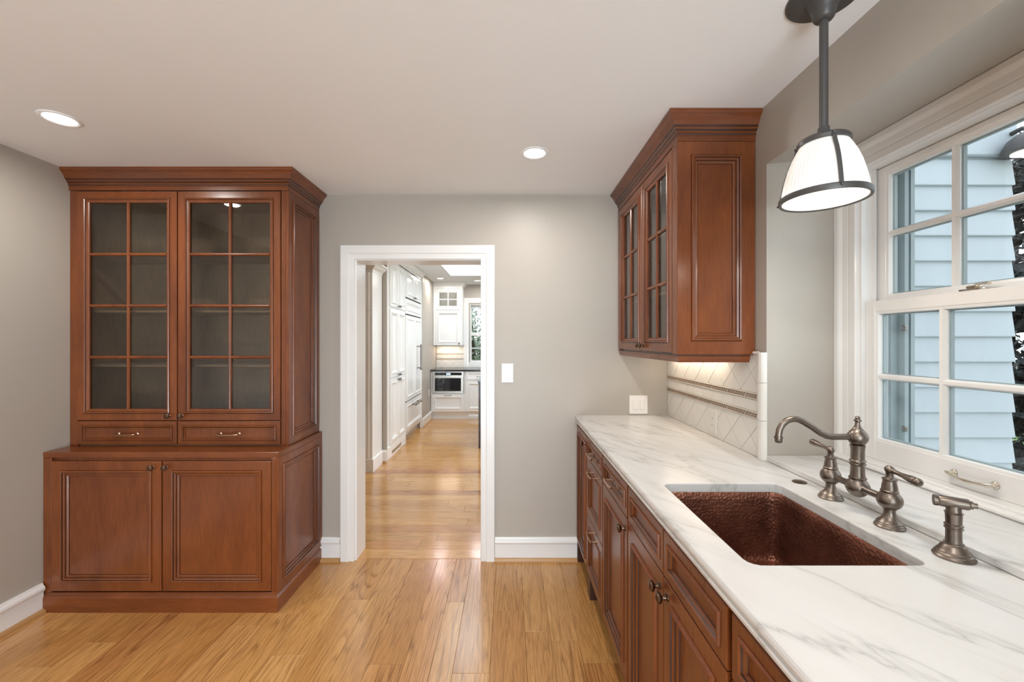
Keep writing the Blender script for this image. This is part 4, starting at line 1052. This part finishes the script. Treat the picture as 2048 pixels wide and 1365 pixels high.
d = part('drawer_front', MB().box(-1.430, -.848, KF - .026, KF - .012, .50, .812, .004), 'steel', t)
part('window', MB().box(-1.382, -.895, KF - .028, KF - .026, .53, .775, .001), 'black_glass', d)
tag(part('countertop', MB().box(-1.464, .32, KF - .035, KY1 - .001, .90, .93, .003), 'black_top'), 'thin black stone counter over the microwave at the kitchen far end', 'countertop')
t = thing('kitchen_wall_cabinet', (-1.2, 8.18, 1.38), 'white wall cabinet with four small panes above one panelled door', 'cabinet')
part('body', carcass(MB(), -1.462, -.905, 8.03, KY1 - .002, 2.04, 2.50, '-y').box(-1.462, -.905, 8.03, KY1 - .002, 1.38, 2.04), 'white', t)
F = FRONT(0, 8.03, 0)
stiles(t, [(-1.462, -1.42, 8.012, 8.03, 1.38, 2.5), (-.935, -.905, 8.012, 8.03, 1.38, 2.5)], 'white')
part('rail', MB().box(-1.42, -.935, 8.012, 8.03, 2.475, 2.5), 'white', t)
area('cupboard_fill', (-1.18, 8.2, 2.47), (0, 0, -1), .3, .05, .5, (1.0, .93, .84), t)  # added lamp that brightens the cupboard behind its glass
glass_door(F, -1.418, 2.07, .48, .40, .02, 2, 2, t, .045, WM, mw=.011)
d = panel_door(F, -1.418, 1.385, .48, .675, .02, t, fr=.05, mats=WM); knob(F, -.962, 1.42, .02, d, 'pewter', 1.2)
part('crown_molding', MB().sweep(W, [(-1.462, 8.012), (-.905, 8.012), (-.905, KY1)], [(p, 2.50 + h) for p, h in KCR] + [(0, 2.5985)]), 'white', t)
area('kitchen_under_cabinet_lamp', (-1.2, 8.2, 1.372), (0, 0, -1), .4, .03, 2.2, (1.0, .80, .60), t)
t = thing('tile_backsplash', (-1.2, KY1, .93), 'cream diamond tile backsplash in the far kitchen under the white cupboard', 'backsplash')
part('grout_bed', MB().box(-1.462, -.86, KY1 - .006, KY1 - .0005, .93, 1.38), 'grout', t)
F = FRONT(0, KY1 - .008, 0)
diamonds(F, -1.46, -.862, .932, 1.093, -1.2, DG, t); diamonds(F, -1.46, -.862, 1.219, 1.378, -1.2, DG, t)
liner(F, -1.46, -.862, 1.093, 1.118, t); liner(F, -1.46, -.862, 1.194, 1.219, t)
x = -1.46
while x < -.87:
    part('tile', MB().box(x + .001, min(x + .103, -.862) - .001, 1.119, 1.193, -.006, .0005, .001, F=F), 'tile', t); x += .103
# far kitchen window
t = thing('window_2', (-.2, KY1, KW[2]), kind='structure')
part('window_jamb', MB().box(KW[0], KW[0] + .008, KY1, KY1 + .15, KW[2], KW[3]).box(KW[1] - .008, KW[1], KY1, KY1 + .15, KW[2], KW[3]).box(KW[0], KW[1], KY1, KY1 + .15, KW[3] - .008, KW[3]), 'trim', t)
F = FRONT(0, KY1, 0)
part('window_casing', MB().sweep(F, [(KW[0] - .03, .932), (KW[0] - .03, KW[3] + .03), (KW[1] + .03, KW[3] + .03), (KW[1] + .03, .932)], [(0, 0), (0, .014), (-.04, .016), (-.045, .022), (-.10, .022), (-.10, 0)]).box(KW[0] - .03, KW[1] + .03, .932, KW[2] + .02, 0, .012, F=F), 'trim', t)
for z0, z1, dy in ((KW[2], 1.62, .06), (1.59, KW[3], .10)):
    s_ = part('sash', MB().rings(FRONT(KW[0] - .03, KY1 + dy, z0), KW[1] - KW[0] + .06, z1 - z0, [(0, -.03, 0), (0, 0, 0), (.045, 0, 0), (.05, -.008, 0), (.05, -.03, 0)], False), 'trim', t)
    zz = (z0 + z1) / 2
    part('muntin', MB().box(KW[0] + .02, KW[1] - .02, KY1 + dy + .005, KY1 + dy + .02, zz - .010, zz + .010, .003), 'trim', s_)
    for k in range(1, 5):
        x = KW[0] + .02 + (KW[1] - KW[0] - .04) * k / 5
        part('muntin', MB().box(x - .010, x + .010, KY1 + dy + .006, KY1 + dy + .019, z0 + .05, z1 - .05, .003), 'trim', s_)
    part('glass_pane', MB().box(KW[0] + .02, KW[1] - .02, KY1 + dy + .012, KY1 + dy + .014, z0 + .05, z1 - .05), 'glass', s_)
# island
t = thing('kitchen_island', (.1, 6.4, 0), 'dark wood island just showing behind the right door casing', 'island')
part('body', MB().box(-.405, .60, 5.66, 7.0, .10, .895).box(-.415, -.36, 5.645, 5.70, 0, .895, .004), 'island_wood', t)
part('countertop', MB().box(-.425, .63, 5.63, 7.03, .895, .925, .004), 'black_top', t)
part('side_panel', MB().rings((V(-.405, 6.98, .12), V(0, -1, 0), V(0, 0, 1), V(-1, 0, 0)), 1.25, .76, DOORP(.006, .06)), ('island_wood', 'gap'), t)
